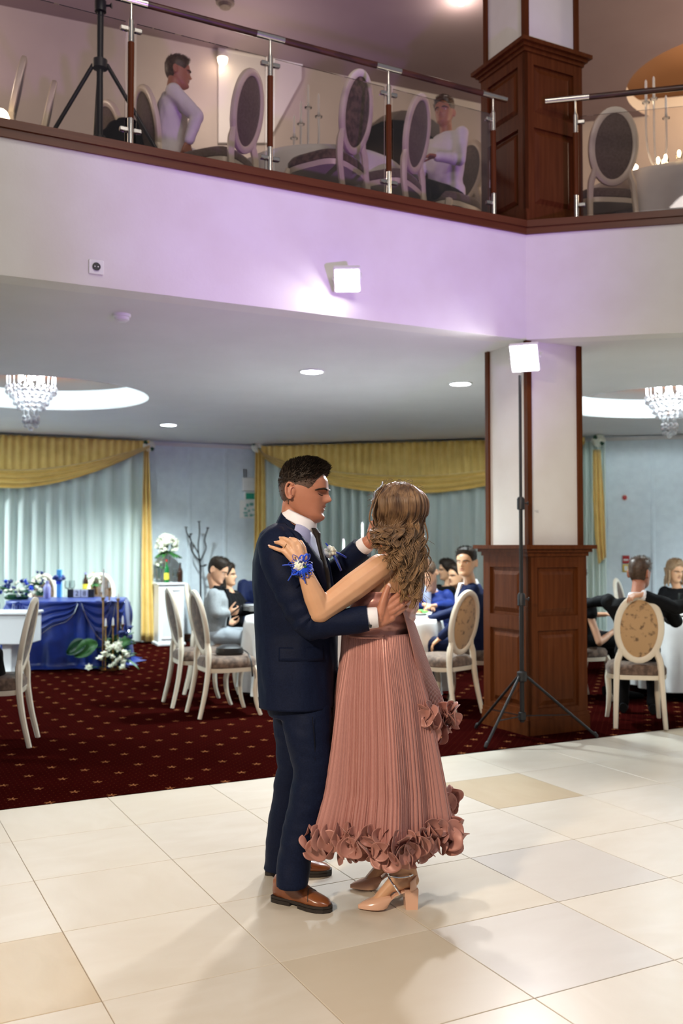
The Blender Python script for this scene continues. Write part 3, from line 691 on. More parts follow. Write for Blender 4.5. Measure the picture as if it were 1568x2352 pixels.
def rosette(p, n, label):
    E = wempty('curtain_rosette', p, label=label, cat='rosette', group='rosettes on the gold drapes')
    x = n.cross(Z).normalized()
    for k in range(8):
        a = 2*PI*k/8; c = p+n*.14+(x*math.cos(a)+Z*math.sin(a))*.05
        ax = Matrix((x*.045, Z*.045, n*.03)).transposed(); MB().ell(c, ax, 10, 8).build('petal', ('white_petal', 'dark_leaf', 'white_petal', 'white_petal')[k % 4], E)
    MB().ell(p+n*.17, (.035, .035, .035)).build('flower_heart', 'white_petal', E)
rosette(onL(337, 1026, .12), WLn, 'cream rosette where the gold drape meets the wall')
rosette(onR(597, 1028, .12), WRn, 'cream rosette at the start of the middle valance')
rosette(onR(1374, 1014, .12), WRn, 'cream rosette right of the pillar shaft')
# ---- things on the wall
def flat(name, on, px0, px1, py0, py1, t, m, label, cat):
    n = WLn if on is onL else WRn; d = WLd if on is onL else WRd; a, b = on(px0, py1), on(px1, py0)
    c = (a+b)/2; E = wempty(name, c, label=label, cat=cat); R = Matrix((d, -n, Z)).transposed(); w = abs((b-a).dot(d)); h = abs(b.z-a.z)
    MB().box(c+n*t/2, (w, t, h), R, .006).build('body', m, E, False)
    return E, c, d, n, w, h, R
E, c, d, n, w, h, R = flat('router_box', onL, 555, 596, 1098, 1128, .05, 'white_plastic', 'small beige wireless box high on the pale wall', 'router')
for k in (-.4, -.28): MB().tube([c+d*w*k+n*.02+Z*h*.5, c+d*w*k+n*.02+Z*(h*.5+.13)], .006, 8).build('antenna', 'black_plastic', E)
E, c, d, n, w, h, R = flat('exit_sign', onL, 560, 598, 1131, 1149, .03, 'white_plastic', 'green exit sign beside the gold drape', 'sign')
mat('sign_green', (.02, .34, .22), .5); mat('sign_teal', (.18, .42, .38), .5)
MB().box(c+n*.031, (w*.85, .003, h*.75), R).build('green_field', 'sign_green', E, False); MB().box(c+n*.033+d*w*.22, (w*.25, .003, h*.4), R).build('figure_field', 'white_plastic', E, False)
MB().lathe([(.012, 0), (.012, .006), (0, .009)], c+n*.03+d*w*.34-Z*h*.2, 12, n).build('red_indicator', 'red_paint', E)
E, c, d, n, w, h, R = flat('evacuation_plan', onL, 550, 592, 1150, 1190, .008, 'white_plastic', 'evacuation plan poster under the exit sign', 'poster')
rr = random.Random(3)
for k in range(12): MB().box(c+n*.0095+d*w*rr.uniform(-.38, .38)+Z*h*rr.uniform(-.38, .38), (w*rr.uniform(.06, .22), .002, h*rr.uniform(.05, .18)), R).build('plan_mark', 'sign_teal', E, False)
p = onR(1434, 1143); E = fixed('alarm_beacon', p, 'small red fire alarm beacon on the pale wall', 'alarm')
MB().lathe([(.045, 0), (.045, .015), (.03, .03)], p, 18, WRn).build('beacon_base', 'white_plastic', E); MB().lathe([(.032, .02), (.03, .05), (.0, .065)], p, 18, WRn).build('beacon_lens', 'red_paint', E)
E, c, d, n, w, h, R = flat('alarm_sign', onR, 1429, 1445, 1276, 1294, .012, 'red_paint', 'red alarm sign above the yellow notice', 'sign')
MB().box(c+n*.014-Z*h*.05, (w*.7, .003, h*.2), R).build('white_band', 'white_plastic', E, False)
E, c, d, n, w, h, R = flat('yellow_notice', onR, 1429, 1445, 1296, 1314, .008, 'yellow_paint', 'yellow notice below the red alarm sign', 'sign')
MB().box(c+n*.0095, (w*.45, .003, h*.6), R).build('pale_field', 'white_plastic', E, False)
# ================================================================ chairs, tables and what stands on them
def chair_proto(name, pad_front, pad_back, seat_m):
    """oval medallion chair, sitter faces +X, origin on the floor"""
    C = empty(name, (0, 0, 0)); tl = math.radians(11)
    bc = V3((-.225, 0, .765)); up = V3((-math.sin(tl), 0, math.cos(tl))); nx = V3((math.cos(tl), 0, math.sin(tl))); sy = V3((0, 1, 0))
    a, b = .164, .253
    ring = [bc+sy*(a*math.cos(2*PI*k/40))+up*(b*math.sin(2*PI*k/40)) for k in range(40)]
    g = MB()
    n = 10; vs = []; fs = []
    for k in range(40):
        t = 2*PI*k/40; ro = (sy*(math.cos(t)/a)+up*(math.sin(t)/b)).normalized()
        for j in range(n):
            q = 2*PI*j/n; cx, cz = math.cos(q), math.sin(q); cx = math.copysign(abs(cx)**.7, cx); cz = math.copysign(abs(cz)**.7, cz)
            vs.append(ring[k]+ro*cx*.026+nx*cz*.02)
    for k in range(40):
        k2 = (k+1) % 40
        for j in range(n): j2 = (j+1) % n; fs.append((k*n+j, k*n+j2, k2*n+j2, k2*n+j))
    g.add(vs, fs).build('back_frame', 'ivory', C)
    def pad(sgn):
        vs = []; m = 6
        for i in range(m+1):
            r = i/m
            for k in range(32):
                t = 2*PI*k/32; vs.append(bc+sy*((a-.012)*r*math.cos(t))+up*((b-.012)*r*math.sin(t))+nx*sgn*(.006+.020*(1-r**2.5)))
        fs = [(i*32+k, i*32+(k+1) % 32, i*32+32+(k+1) % 32, i*32+32+k) for i in range(m) for k in range(32)]
        return MB().add(vs, fs)
    pad(1).build('back_pad', pad_front, C); pad(-1).build('back_panel', pad_back, C)
    # seat
    def seat(ins, z0, z1, rnd):
        secs = []
        for z, e in ((z0, .012), (z0+.012, 0), (z1-rnd, 0), (z1-rnd*.3, .018), (z1, .05), (z1+.008, .13)):
            secs.append(((.015, 0, z), (.235-ins-e, 0, 0), (0, .235-ins-e, 0)))
        return MB().loft(secs, 36, 3.6)
    seat(.008, .395, .485, .04).build('seat_cushion', seat_m, C)
    seat(.0, .355, .40, .004).build('seat_apron', 'ivory', C) if False else MB().loft([((.015, 0, .365), (.222, 0, 0), (0, .222, 0)), ((.015, 0, .40), (.226, 0, 0), (0, .226, 0))], 36, 3.6).build('seat_apron', 'ivory', C)
    for s in (-1, 1):
        pts = smoothpath([(-.275, s*.185, .0), (-.228, s*.176, .2), (-.20, s*.168, .38), (-.195, s*.160, .50), (-.192, s*.142, .56), (-.197, s*.132, .61)], 4); k = len(pts)
        MB().tube(pts, [lerp(.017, .026, min(1, i/(k*.55))) if i < k*.8 else .022 for i in range(k)], 8).build('leg', 'ivory', C)
        pts = smoothpath([(.245, s*.205, .0), (.212, s*.195, .10), (.20, s*.19, .22), (.215, s*.195, .33), (.19, s*.18, .40)], 4); k = len(pts)
        MB().tube(pts, [lerp(.015, .031, (i/(k-1))**1.2) for i in range(k)], 8).build('leg', 'ivory', C)
    return C
CH_V = chair_proto('medallion_chair', 'velvet', 'velvet', 'velvet'); CH_D = chair_proto('medallion_chair', 'damask', 'damask', 'velvet'); CH_T = chair_proto('medallion_chair', 'taupe', 'taupe', 'taupe')
_used = set()
def chair(proto, loc, face, label, group, z=None):
    """face: unit direction the sitter looks to"""
    if proto.name in _used: o = copy_tree(proto)
    else: o = proto; _used.add(proto.name)
    o.location = loc; o.rotation_euler = (0, 0, math.atan2(face[1], face[0])); tag(o, label, 'chair', group); return o
CZ = .004
GH, GB = 'chairs in the dining hall', 'chairs on the balcony'
def floorpt(px, py): return atZ(px, py, CZ)
TA = V3((.02, 9.05, CZ)); TB = V3((3.72, 9.35, CZ))
def toward(p, q): d = V3(q)-V3(p); d.z = 0; return d.normalized()
pA = V3((-.98, 8.10, CZ)); pB = V3((-1.28, 8.62, CZ)); pG = V3((-1.22, 9.3, CZ)); pC = V3((.86, 8.17, CZ)); pN = V3((1.20, 8.62, CZ))
chair(CH_V, pA, (.90, .43), 'white chair with brown velvet seat holding the black handbag', GH)
chair(CH_V, pB, (.92, .38), 'empty white chair behind the one with the handbag', GH)
chair(CH_V, pG, (.99, .05), 'white chair under the man in the grey suit', GH)
chair(CH_D, pC, (-.72, .70), 'cream chair with tan damask back beside the pink dress', GH)
chair(CH_V, pN, (-.9, .1), 'white chair under the navy suited man by the pillar', GH)
chair(CH_V, V3((-.45, 10.15, CZ)), (.45, -.9), 'white chair behind the guest in bright navy beside the grey suit', GH)
chair(CH_D, V3((2.34, 7.66, CZ)), (.18, .98), 'cream chair with tan damask back under the man in black', GH)
chair(CH_V, V3((2.62, 10.6, CZ)), (.6, -.8), 'pale round backed chair beyond the plinth edge', GH)
chair(CH_V, V3((3.35, 10.75, CZ)), (.9, -.5), 'chair beyond the black suited man on his left', GH)
chair(CH_V, V3((3.98, 10.62, CZ)), (-.9, -.45), 'chair behind the green plant at the far right', GH)
chair(CH_V, V3((2.16, 8.85, CZ)), (.95, .3), 'chair under the woman in black beside the plinth', GH)
chair(CH_V, V3((-3.92, 12.55, CZ)), (.2, -.97), 'white chair behind the head table, farther left', GH)
chair(CH_V, V3((-3.2, 12.75, CZ)), (.2, -.97), 'white chair behind the head table, under the light blue candle', GH)
chair(CH_V, V3((-2.47, 6.86, CZ)), (-.98, -.15), 'white chair cut by the left edge of the photo', GH)
# balcony chairs
def balc(px, py, face, label, proto=CH_V, sc=1.12):
    face = V3(face).normalized(); p = atZ(px, py, HF+.765*sc)+face*.225*sc; p.z = HF
    o = chair(proto, p, face, label, GB); o.scale = (sc, sc, sc); return o
balc(568, 256, U*.78-V*.62, 'white balcony chair between the first and second railing posts', CH_T)
balc(818, 258, U*.85-V*.5, 'white balcony chair with mottled back in the middle pane', CH_V)
balc(957, 308, U*.80-V*.55, 'white balcony chair before the second seated man', CH_T)
balc(338, 290, V*.98+U*.1, 'balcony chair under the man in the white shirt', CH_T)
balc(36, 225, -V*.99+U*.12, 'balcony chair seen edge on at the far left', CH_T)
balc(106, 276, -V*.99+U*.12, 'balcony chair seen edge on left of the tripod stand', CH_T)
balc(252, 322, V*.95+U*.3, 'low balcony chair between tripod stand and first post', CH_T)
balc(1408, 337, -WN*.9-W*.3, 'white balcony chair right of the upper pillar', CH_T)
# ---- round dining tables
def cloth_table(name, c, r, ztop, zbot, label, folds, seed, m='table_linen', rx=None, group=None, zf=CZ):
    E = wempty(name, (c.x, c.y, zf), label=label, cat='table', group=group); rnd = random.Random(seed); ph = [rnd.random()*6 for _ in range(4)]
    rx = rx or r
    def fn(i, j):
        a = 2*PI*i
        if j < .25: q = j/.25; rr = q; z = ztop; w = 0
        else:
            q = (j-.25)/.75; z = lerp(ztop, zbot, q**1.05)-.012*min(1, q*8); w = q
            rr = 1+.015*min(1, q*8)+.05*w*math.sin(a*folds+ph[0]+.9*math.sin(a*3+ph[1]))+.03*w
        return V3((c.x+rx*rr*math.cos(a), c.y+r*rr*math.sin(a), z))
    MB().grid(fn, 160, 24, True).build('tablecloth', m, E, True, None)
    MB().lathe([(.03, zf), (.34, zf), (.34, zf+.02), (.05, zf+.05), (.04, ztop-.05)], V3((c.x, c.y, 0)), 20).build('pedestal_base', 'black_metal', E)
    return E
cloth_table('round_dining_table', TA, .92, .755, .10, 'round table with white cloth behind the dancing couple', 22, 1, group='round dining tables')
cloth_table('round_dining_table', TB, .95, .755, .10, 'round table with white cloth right of the pillar', 22, 2, group='round dining tables')
# plates, glasses, food
plate_me = MB().lathe([(0, .004), (.075, .004), (.085, .010), (.135, .020), (.138, .023), (.085, .014), (.0, .009)], (0, 0, 0), 28).mesh('plate'); plate_me.materials.append(M['porcelain'])
def plate(x, y, z, label, group, sc=1):
    o = bpy.data.objects.new('dinner_plate', plate_me); COL.objects.link(o); o.location = (x, y, z); o.scale = (sc, sc, sc); tag(o, label, 'plate', group); return o
def wineglass(loc, label, h=.2, group='glasses on the tables'):
    E = empty('wine_glass', loc, 0, label, 'glass', group)
    MB().lathe([(.032, 0), (.033, .003), (.005, .008), (.004, h*.45)], (0, 0, 0), 16).build('stem', 'clear_glass', E)
    bw = MB().lathe([(.004, h*.45), (.028, h*.52), (.036, h*.68), (.030, h), (.028, h), (.034, h*.68), (.026, h*.54), (.0, h*.48)], (0, 0, 0), 16); bw.build('bowl', 'clear_glass', E); return E
zt = .757
for k, (px, py, lab) in enumerate(((590, 1405, 'stack of white plates at the left end of the table'), (958, 1412, 'white plate of food by the ends of her curls'), (985, 1398, 'white plate in front of the bowed man'))):
    p = atZ(px, py, zt)
    if k == 0:
        for q in range(4): plate(p.x, p.y, zt+q*.016, ('bottom', 'second lowest', 'second highest', 'topmost')[q]+' white plate of the stack beside the navy jacket', 'stacked plates on the round table')
    else: plate(p.x, p.y, zt, lab, 'plates on the round table', 1.05)
    if k == 1:
        E = wempty('salad_food', p+Z*(.012), label='green and red food served on the white plate', cat='food'); rr = random.Random(5)
        mat('tomato', (.62, .10, .05), .4); mat('salad', (.08, .36, .04), .5); mat('cheese', (.75, .60, .35), .6)
        for q in range(16): MB().ell(p+V3((rr.uniform(-.08, .08), rr.uniform(-.05, .05), .022+rr.random()*.02)), (rr.uniform(.015, .035), rr.uniform(.012, .025), .012), 8, 6).build('food_piece', ('tomato', 'salad', 'cheese')[q % 3], E)
for k, (dx, dy, lab) in enumerate(((-.75, -.25, 'wine glass at the left side of the round table'), (-.62, .32, 'wine glass in front of the woman in black'), (.55, .50, 'wine glass near the bowed man'), (.34, -.35, 'wine glass near the dance partner hip'))):
    wineglass((TA.x+dx, TA.y+dy, zt), lab)
# glass candelabra on the dining table
def candelabra(c, z0, spots, label, flames=False, group=None):
    E = wempty('glass_candelabra', (c.x, c.y, z0), label=label, cat='candelabra', group=group)
    MB().lathe([(.09, 0), (.09, .01), (.02, .03), (.012, .05)], (c.x, c.y, z0), 20).build('foot', 'clear_glass', E)
    for (dx, dy, h) in spots:
        b = V3((c.x+dx, c.y+dy, z0)); tubes = smoothpath([V3((c.x, c.y, z0+.03)), V3((c.x+dx*.7, c.y+dy*.7, z0+h*.25)), b+Z*h*.55, b+Z*h], 5)
        MB().tube(tubes, .009, 8).build('arm', 'crystal', E)
        MB().lathe([(.008, 0), (.03, .01), (.032, .02), (.012, .024), (.012, .05)], b+Z*h, 14).build('cup', 'clear_glass', E)
        cd = MB().tube([b+Z*(h+.02), b+Z*(h+.20), b+Z*(h+.215)], [.0115, .0095, .003], 10).build('candle', 'candle', E)
        if flames: MB().ell(b+Z*(h+.235), (.008, .008, .02), 8, 8).build('flame', 'flame', E)
    return E
candelabra(V3((TA.x-.02, TA.y+.1, 0)), zt, [(-.13, .02, .40), (.02, -.05, .50), (.20, .03, .66), (.05, .10, .34)], 'tall glass candelabra with white candles behind the man’s face')
# ---- balcony tables
def btable(px, back, r, lab, seed):
    c = atP(px, 300, FC+U*back, U); cloth_table('balcony_table', V3((c.x, c.y, 0)), r, HF+.74, HF+.06, lab, 20, seed, group='balcony tables', zf=HF); return V3((c.x, c.y, 0))
t1 = btable(735, 1.55, .72, 'round balcony table with white cloth in the middle panes', 3)
c2 = atP(1560, 330, FC-WN*1.75, WN); cloth_table('balcony_table', V3((c2.x, c2.y, 0)), .92, HF+.74, HF+.06, 'round balcony table with white cloth at the right edge', 20, 4, group='balcony tables', zf=HF)
candelabra(t1+V3((-.10, -.1, 0)), HF+.745, [(-.06, 0, .40), (.0, .04, .56), (.09, -.03, .45), (-.12, .05, .30)], 'glass candelabra with white candles on the middle balcony table')
c2 = V3((c2.x, c2.y, 0))
candelabra(c2+V3((-.36, -.50, 0)), HF+.745, [(-.1, 0, .62), (.08, .03, .50), (.0, .1, .70)], 'tall candelabra with greenery on the right balcony table')
for k, (px_, py_) in enumerate(((1511, 368), (1528, 362), (1531, 379), (1559, 352), (1523, 372))):
    q_ = atZ(px_, py_, HF+.795); E = empty('tea_light', (q_.x, q_.y, HF+.745), 0, 'small glowing tea light on the right balcony table', 'candle', 'tea lights on the right balcony table')
    MB().lathe([(.022, 0), (.026, .04), (.024, .04), (.02, .006), (0, .005)], (0, 0, 0), 14).build('glass_cup', 'clear_glass', E); MB().ell((0, 0, .048), (.014, .014, .030), 8, 8).build('flame', 'flame', E)
# white lamp on that table
p = atZ(1450, 388, HF+.81); p.z = HF+.745; E = empty('table_lamp', p, 0, 'small glowing white lamp beside the right balcony chair', 'lamp')
MB().lathe([(.05, 0), (.05, .01), (.01, .02), (.01, .05)], (0, 0, 0), 16).build('base', 'white_plastic', E); MB().ell((0, 0, .075), (.055, .055, .03), 14, 10).build('globe', 'warm_bulb', E)
# yellow globe lamp at the left edge of the balcony
p = atP(2, 278, FC+U*1.1, U); E = empty('globe_lamp', V3((p.x, p.y, HF)), 0, 'glowing yellow lamp at the left edge of the balcony', 'lamp')
MB().lathe([(.09, 0), (.09, .015), (.012, .03), (.012, max(.1, p.z-HF-.08))], (0, 0, 0), 18).build('stand', 'gold_metal', E); MB().ell((0, 0, p.z-HF), (.06, .06, .085)).build('globe', 'warm_bulb', E)
# ---- white pedestal with bottles and flowers
pp = atZ(385, 1479, CZ); pr = math.atan2(WLd.y, WLd.x)
E = empty('white_pedestal', pp+WLn*.06, pr, 'white panelled pedestal against the pale wall', 'pedestal')
MB().box((0, 0, .02), (.40, .38, .04), bevel=.006).build('base', 'white_gloss', E, False)
MB().box((0, 0, .44), (.36, .34, .82), bevel=.006).build('body', 'white_gloss', E, False)
MB().box((0, 0, .865), (.40, .38, .03), bevel=.008).build('top', 'white_gloss', E, False)
for (x0, z0, wx, wz) in ((0, .10, .26, .02), (0, .78, .26, .02), (-.13, .44, .02, .70), (.13, .44, .02, .70)): MB().box((x0, -.174, z0), (wx, .014, wz), bevel=.004).build('panel_moulding', 'white_gloss', E, False)
pz = .884; pc = pp+WLn*.06
def bottle(loc, m, h, label, cap, lab_m='label_yellow'):
    E = empty('bottle', loc, 0, label, 'bottle', 'bottles')
    MB().lathe([(0, 0), (.036, .0), (.038, .01), (.038, h*.55), (.030, h*.66), (.014, h*.76), (.013, h*.96)], (0, 0, 0), 18).build('body', m, E); MB().lathe([(.015, h*.9), (.016, h), (0, h)], (0, 0, 0), 14).build('cap', cap, E)
    MB().lathe([(.0385, h*.14), (.0385, h*.42)], (0, 0, 0), 18).build('paper_label', lab_m, E, fix=False)
def wp(x, y): q = Matrix.Rotation(pr, 3, 'Z') @ V3((x, y, 0)); return V3((pc.x+q.x, pc.y+q.y, pz))
bottle(wp(-.06, -.10), 'green_glass', .33, 'green bottle with yellow label on the pedestal', 'red_paint')
bottle(wp(.14, -.08), 'brown_glass', .28, 'dark brown bottle at the pedestal edge', 'black_plastic', 'brown_glass')
wineglass(wp(.05, -.13), 'small glass between the two bottles', .14)
wineglass(wp(.09, .02), 'tall glass beside the brown bottle', .19)
_blooms = {}
def bloom(p, s, m, parent, name, rnd):
    """rose head: a core wrapped in cupped petals, mesh shared between alike blooms"""
    key = (m, rnd.randrange(3))
    if key not in _blooms:
        r_ = random.Random(key[1]); mb = MB().ell((0, 0, -.05), (.48, .48, .55), 8, 6)
        for ring, (n_, rr_, tilt, sz) in enumerate(((4, .42, .25, .62), (6, .72, .75, .70))):
            for k_ in range(n_):
                a = 2*PI*k_/n_+ring*.5+r_.uniform(-.15, .15); o_ = V3((math.cos(a), math.sin(a), 0)); t_ = V3((-math.sin(a), math.cos(a), 0)); up_ = (Z*math.cos(tilt)+o_*math.sin(tilt)).normalized()
                mb.grid(lambda i, j: o_*rr_*(.35+.65*j)+t_*sz*(i-.5)*1.3*math.sin(PI*(.18+.72*j))+up_*(sz*1.15*j-.45)-o_*abs(i-.5)**2*.9, 5, 5)
        me = mb.mesh('bloom', True, False); me.materials.append(MATS[m]); _blooms[key] = me
    o = bpy.data.objects.new(name, _blooms[key]); COL.objects.link(o); o.parent = parent
    d = V3((rnd.uniform(-.6, .6), rnd.uniform(-1.0, .1), rnd.uniform(.25, 1))).normalized()
    mw = Matrix.Translation(p) @ d.to_track_quat('Z', 'Y').to_matrix().to_4x4() @ Matrix.Diagonal((s, s, s, 1))
    if parent.name in WORLD: o.matrix_parent_inverse = WORLD[parent.name]
    o.matrix_basis = mw
    return o
def flower_ball(c, r, n, label, vase_h, m='white_petal', seed=1, leaves=8, stem_m='clear_glass'):
    E = wempty('flower_vase', c, label=label, cat='flowers'); rnd = random.Random(seed)
    MB().lathe([(.045, 0), (.05, .01), (.035, .08), (.05, vase_h), (.045, vase_h), (.03, .08), (0, .02)], c, 18).build('vase', stem_m, E)
    cc = c+Z*(vase_h+r*.8)
    for k in range(n):
        d = V3((rnd.gauss(0, 1), rnd.gauss(0, 1), rnd.gauss(.25, .9))).normalized(); q = cc+d*r*rnd.uniform(.7, .9); s = r*(.42 if n < 20 else .30)
        bloom(q, s, m, E, 'blossom', rnd)
        if k % 3 == 0: MB().tube([c+Z*.05, c+Z*vase_h, q], .004, 5).build('stem', 'leaf', E)
    for k in range(leaves):
        a = rnd.random()*6.28; d = V3((math.cos(a), math.sin(a), -.2)); blade(cc-Z*r*.6, d, r*1.3, r*.4, 'leaf', E)
    return E
def blade(p, d, L, wd_, m, parent, name='leaf', droop=.25, sv=None):
    d = d.normalized(); s = V3(sv) if sv is not None else d.cross(Z); s = s.normalized() if s.length > .1 else V3((1, 0, 0)); up = s.cross(d)
    def fn(i, j): t = j; w = wd_*math.sin(PI*min(.97, t*.92+.06))**.8*(i-.5); return p+d*L*t-Z*droop*L*t*t+s*w+up*abs(i-.5)*wd_*.5
    o = MB().grid(fn, 5, 7).build(name, m, parent, True, None, fix=False); return thick(o, .002)
flower_ball(wp(-.02, .06)+Z*0, .165, 80, 'round ball of white hydrangeas in a glass vase on the pedestal', .40, seed=2)
E = flower_ball(wp(-.14, .02)+Z*0, .07, 12, 'small cluster of white blooms at the left of the pedestal', .22, seed=3)
# ---- coat stand beside the wall
p = atZ(462, 1474, CZ); E = wempty('coat_stand', p, label='dark branching metal coat stand beside the pale wall', cat='coat stand')
yk = p.y
def cp(px, py): return atY(px, py, yk)
MB().tube([p, cp(460, 1310), cp(459, 1290)], .014, 8).build('trunk', 'black_metal', E)
for pts in ([(459, 1290), (440, 1265), (438, 1240), (429, 1225), (427, 1213)], [(459, 1290), (455, 1270), (437, 1240), (438, 1228)], [(459, 1290), (473, 1260), (470, 1240), (477, 1214)], [(459, 1300), (455, 1255), (458, 1225), (457, 1200)], [(459, 1300), (466, 1300), (472, 1299)]):
    br = MB().tube(smoothpath([cp(*q) for q in pts], 4), .010, 7).build('branch', 'black_metal', E)
    MB().lathe([(.01, 0), (.028, .012), (.024, .018), (0, .02)], cp(*pts[-1]), 12).build('hook_cup', 'black_metal', br)
for k in range(4): a = k*PI/2; MB().tube([p+Z*.12, p+V3((.2*math.cos(a), .2*math.sin(a), .012))], .012, 7).build('foot', 'black_metal', E)
# ---- blue head table
HT0 = V3((-3.26, 11.50, CZ)); E = wempty('head_table', HT0, label='head table draped in royal blue satin', cat='table')
hx, hy, hz = .66, .50, .765
def hpt(t):   # rounded rectangle footprint, rotated along the wall
    q = V3((math.copysign(abs(math.cos(t))**.55, math.cos(t))*hx, math.copysign(abs(math.sin(t))**.55, math.sin(t))*hy, 0)); return Matrix.Rotation(math.radians(6), 3, 'Z') @ q
MB().grid(lambda i, j: HT0+hpt(2*PI*i)*max(.001, j)+Z*hz, 80, 6, True).build('table_top', 'blue_satin', E)
def skirt(i, j):
    t = 2*PI*i; q = hpt(t); d = q.normalized(); w = j
    fold = .040*w*math.sin(t*34+1.1*math.sin(t*5))+.02*w*math.sin(t*11+2)
    sw = .055*math.sin(PI*min(1, j/.5))*max(0, math.sin(t*6))**2 if j < .5 else 0
    pool = .10*max(0, j-.93)/.07
    return HT0+q+d*(.01+.05*j+fold+sw+pool*(1+.5*math.sin(t*17)))+Z*lerp(hz, .012, min(1, j*1.02))
MB().grid(skirt, 420, 30, True).build('satin_skirt', 'blue_satin', E, True, None)
for k in range(4):     # draped swags of the satin with bead chains
    t0 = math.radians(205+k*36); t1 = t0+math.radians(34)
    def sw(i, j, t0=t0, t1=t1):
        t = lerp(t0, t1, i); q = hpt(t); d = q.normalized(); dep_ = (.06+.30*math.sin(PI*i)**.8)*j
        return HT0+q+d*(.025+.045*math.sin(PI*i)*j+.016*math.sin(j*20))+Z*(hz+.004-dep_)
    thick(MB().grid(sw, 30, 18).build('satin_swag', 'blue_satin', E, True, None, fix=False), .004)
    ch = []
    for q in range(25):
        i = q/24; t = lerp(t0, t1, i); r_ = hpt(t); d = r_.normalized(); ch.append(HT0+r_+d*(.10+.03*math.sin(PI*i))+Z*(hz-.02-.42*math.sin(PI*i)**.75))
    MB().tube(ch, .003, 6).build('bead_chain', 'chrome', E)
def ht(px, py=1370, dz=0): return atZ(px, py, hz+CZ+.004+dz)
# what stands on the head table
p = ht(108, 1374); E = empty('lilac_bottle', p, 0, 'lilac grey bottle on the blue table', 'bottle')
MB().lathe([(0, 0), (.04, .0), (.042, .01), (.042, .13), (.03, .16), (.018, .175), (.018, .19)], (0, 0, 0), 18).build('body', 'lilac', E); MB().lathe([(.02, .18), (.02, .21), (0, .212)], (0, 0, 0), 14).build('cap', 'lilac', E)
p = ht(136, 1372); E = empty('light_blue_candle', p, 0, 'tall light blue square candle with dark bow', 'candle')
MB().box((0, 0, .17), (.055, .055, .34), bevel=.004).build('wax', 'light_blue', E, False)
for k in range(6): a = k*PI/3; MB().ell((.05*math.cos(a), .05*math.sin(a)-.02, .235+.02*math.sin(2*a)), (.035, .03, .025), 9, 7).build('bow_loop', 'navy_petal', E)
MB().box((0, -.035, .19), (.06, .006, .05)).build('ribbon_tail', 'blue_ribbon', E, False)
def bouquet(p, w_, h, cols, n, label, seed, cat='flowers', name='flower_arrangement', leafn=10, squash=.8):
    E = wempty(name, p, label=label, cat=cat); rnd = random.Random(seed)
    MB().lathe([(w_*.5, 0), (w_*.55, h*.12), (w_*.4, h*.25), (0, h*.25)], p, 16).build('flower_tray', 'dark_leaf', E)
    for k in range(n):
        q = p+V3((rnd.uniform(-1, 1)*w_, rnd.uniform(-.6, .6)*w_, h*rnd.uniform(.25, 1.0))); s = rnd.uniform(.030, .048)
        bloom(q, s, cols[k % len(cols)], E, 'blossom', rnd)
    for k in range(leafn):
        a = rnd.uniform(0, 6.28); blade(p+Z*h*.4+V3((math.cos(a), math.sin(a), 0))*w_*.3, V3((math.cos(a), math.sin(a), rnd.uniform(-.1, .8))), rnd.uniform(.12, .2), .05, rnd.choice(('leaf', 'dark_leaf')), E)
    return E
bouquet(ht(38, 1376), .26, .22, ('white_petal', 'navy_petal', 'navy_petal', 'white_petal', 'blue_ribbon'), 34, 'white and navy flower arrangement at the left of the blue table', 5)
bouquet(ht(92, 1368), .10, .30, ('navy_petal', 'navy_petal', 'white_petal'), 12, 'dark blue and white posy behind the lilac bottle', 6)
E = flower_ball(ht(216, 1366), .085, 14, 'gold vase of white roses on the blue table', .13, seed=8, stem_m='gold_metal')
p = ht(186, 1372); E = empty('calendar_block', p, math.radians(6), 'black wooden date block showing 28 on white cards', 'calendar')
MB().box((0, 0, .05), (.32, .05, .10), bevel=.004).build('wooden_base', 'black_plastic', E, False)
def digit(txt, x, par):
    cu_ = bpy.data.curves.new('digit', 'FONT'); cu_.body = txt; cu_.size = .085; cu_.extrude = .001; cu_.align_x = 'CENTER'
    t_ = bpy.data.objects.new('digit', cu_); COL.objects.link(t_); me = bpy.data.meshes.new_from_object(t_.evaluated_get(bpy.context.evaluated_depsgraph_get())); bpy.data.objects.remove(t_)
    me.transform(Matrix.Translation((x, -.0335, .022)) @ Matrix.Rotation(PI/2, 4, 'X')); mobj('digit', me, 'black_plastic', par)
for x, t in ((-.045, '2'), (.045, '8')):
    cd = MB().box((x, -.0285, .05), (.082, .006, .092), bevel=.002).build('white_card', 'white_gloss', E, False); digit(t, x, E)
for (px, m_, h, lab, cp_) in ((196, 'brown_glass', .27, 'dark bottle with purple cap behind the date block', 'lilac'), (213, 'clear_glass', .27, 'clear bottle with yellow cap behind the white roses', 'label_yellow')): bottle(ht(px, 1360), m_, h, lab, cp_, 'label_yellow' if m_ != 'clear_glass' else 'porcelain')
for k, (px, lab) in enumerate(((60, 'wine glass beside the navy flowers'), (155, 'wine glass right of the light blue candle'), (165, 'wine glass left of the date block'), (243, 'wine glass at the right end of the blue table'))): wineglass(ht(px, 1370), lab)
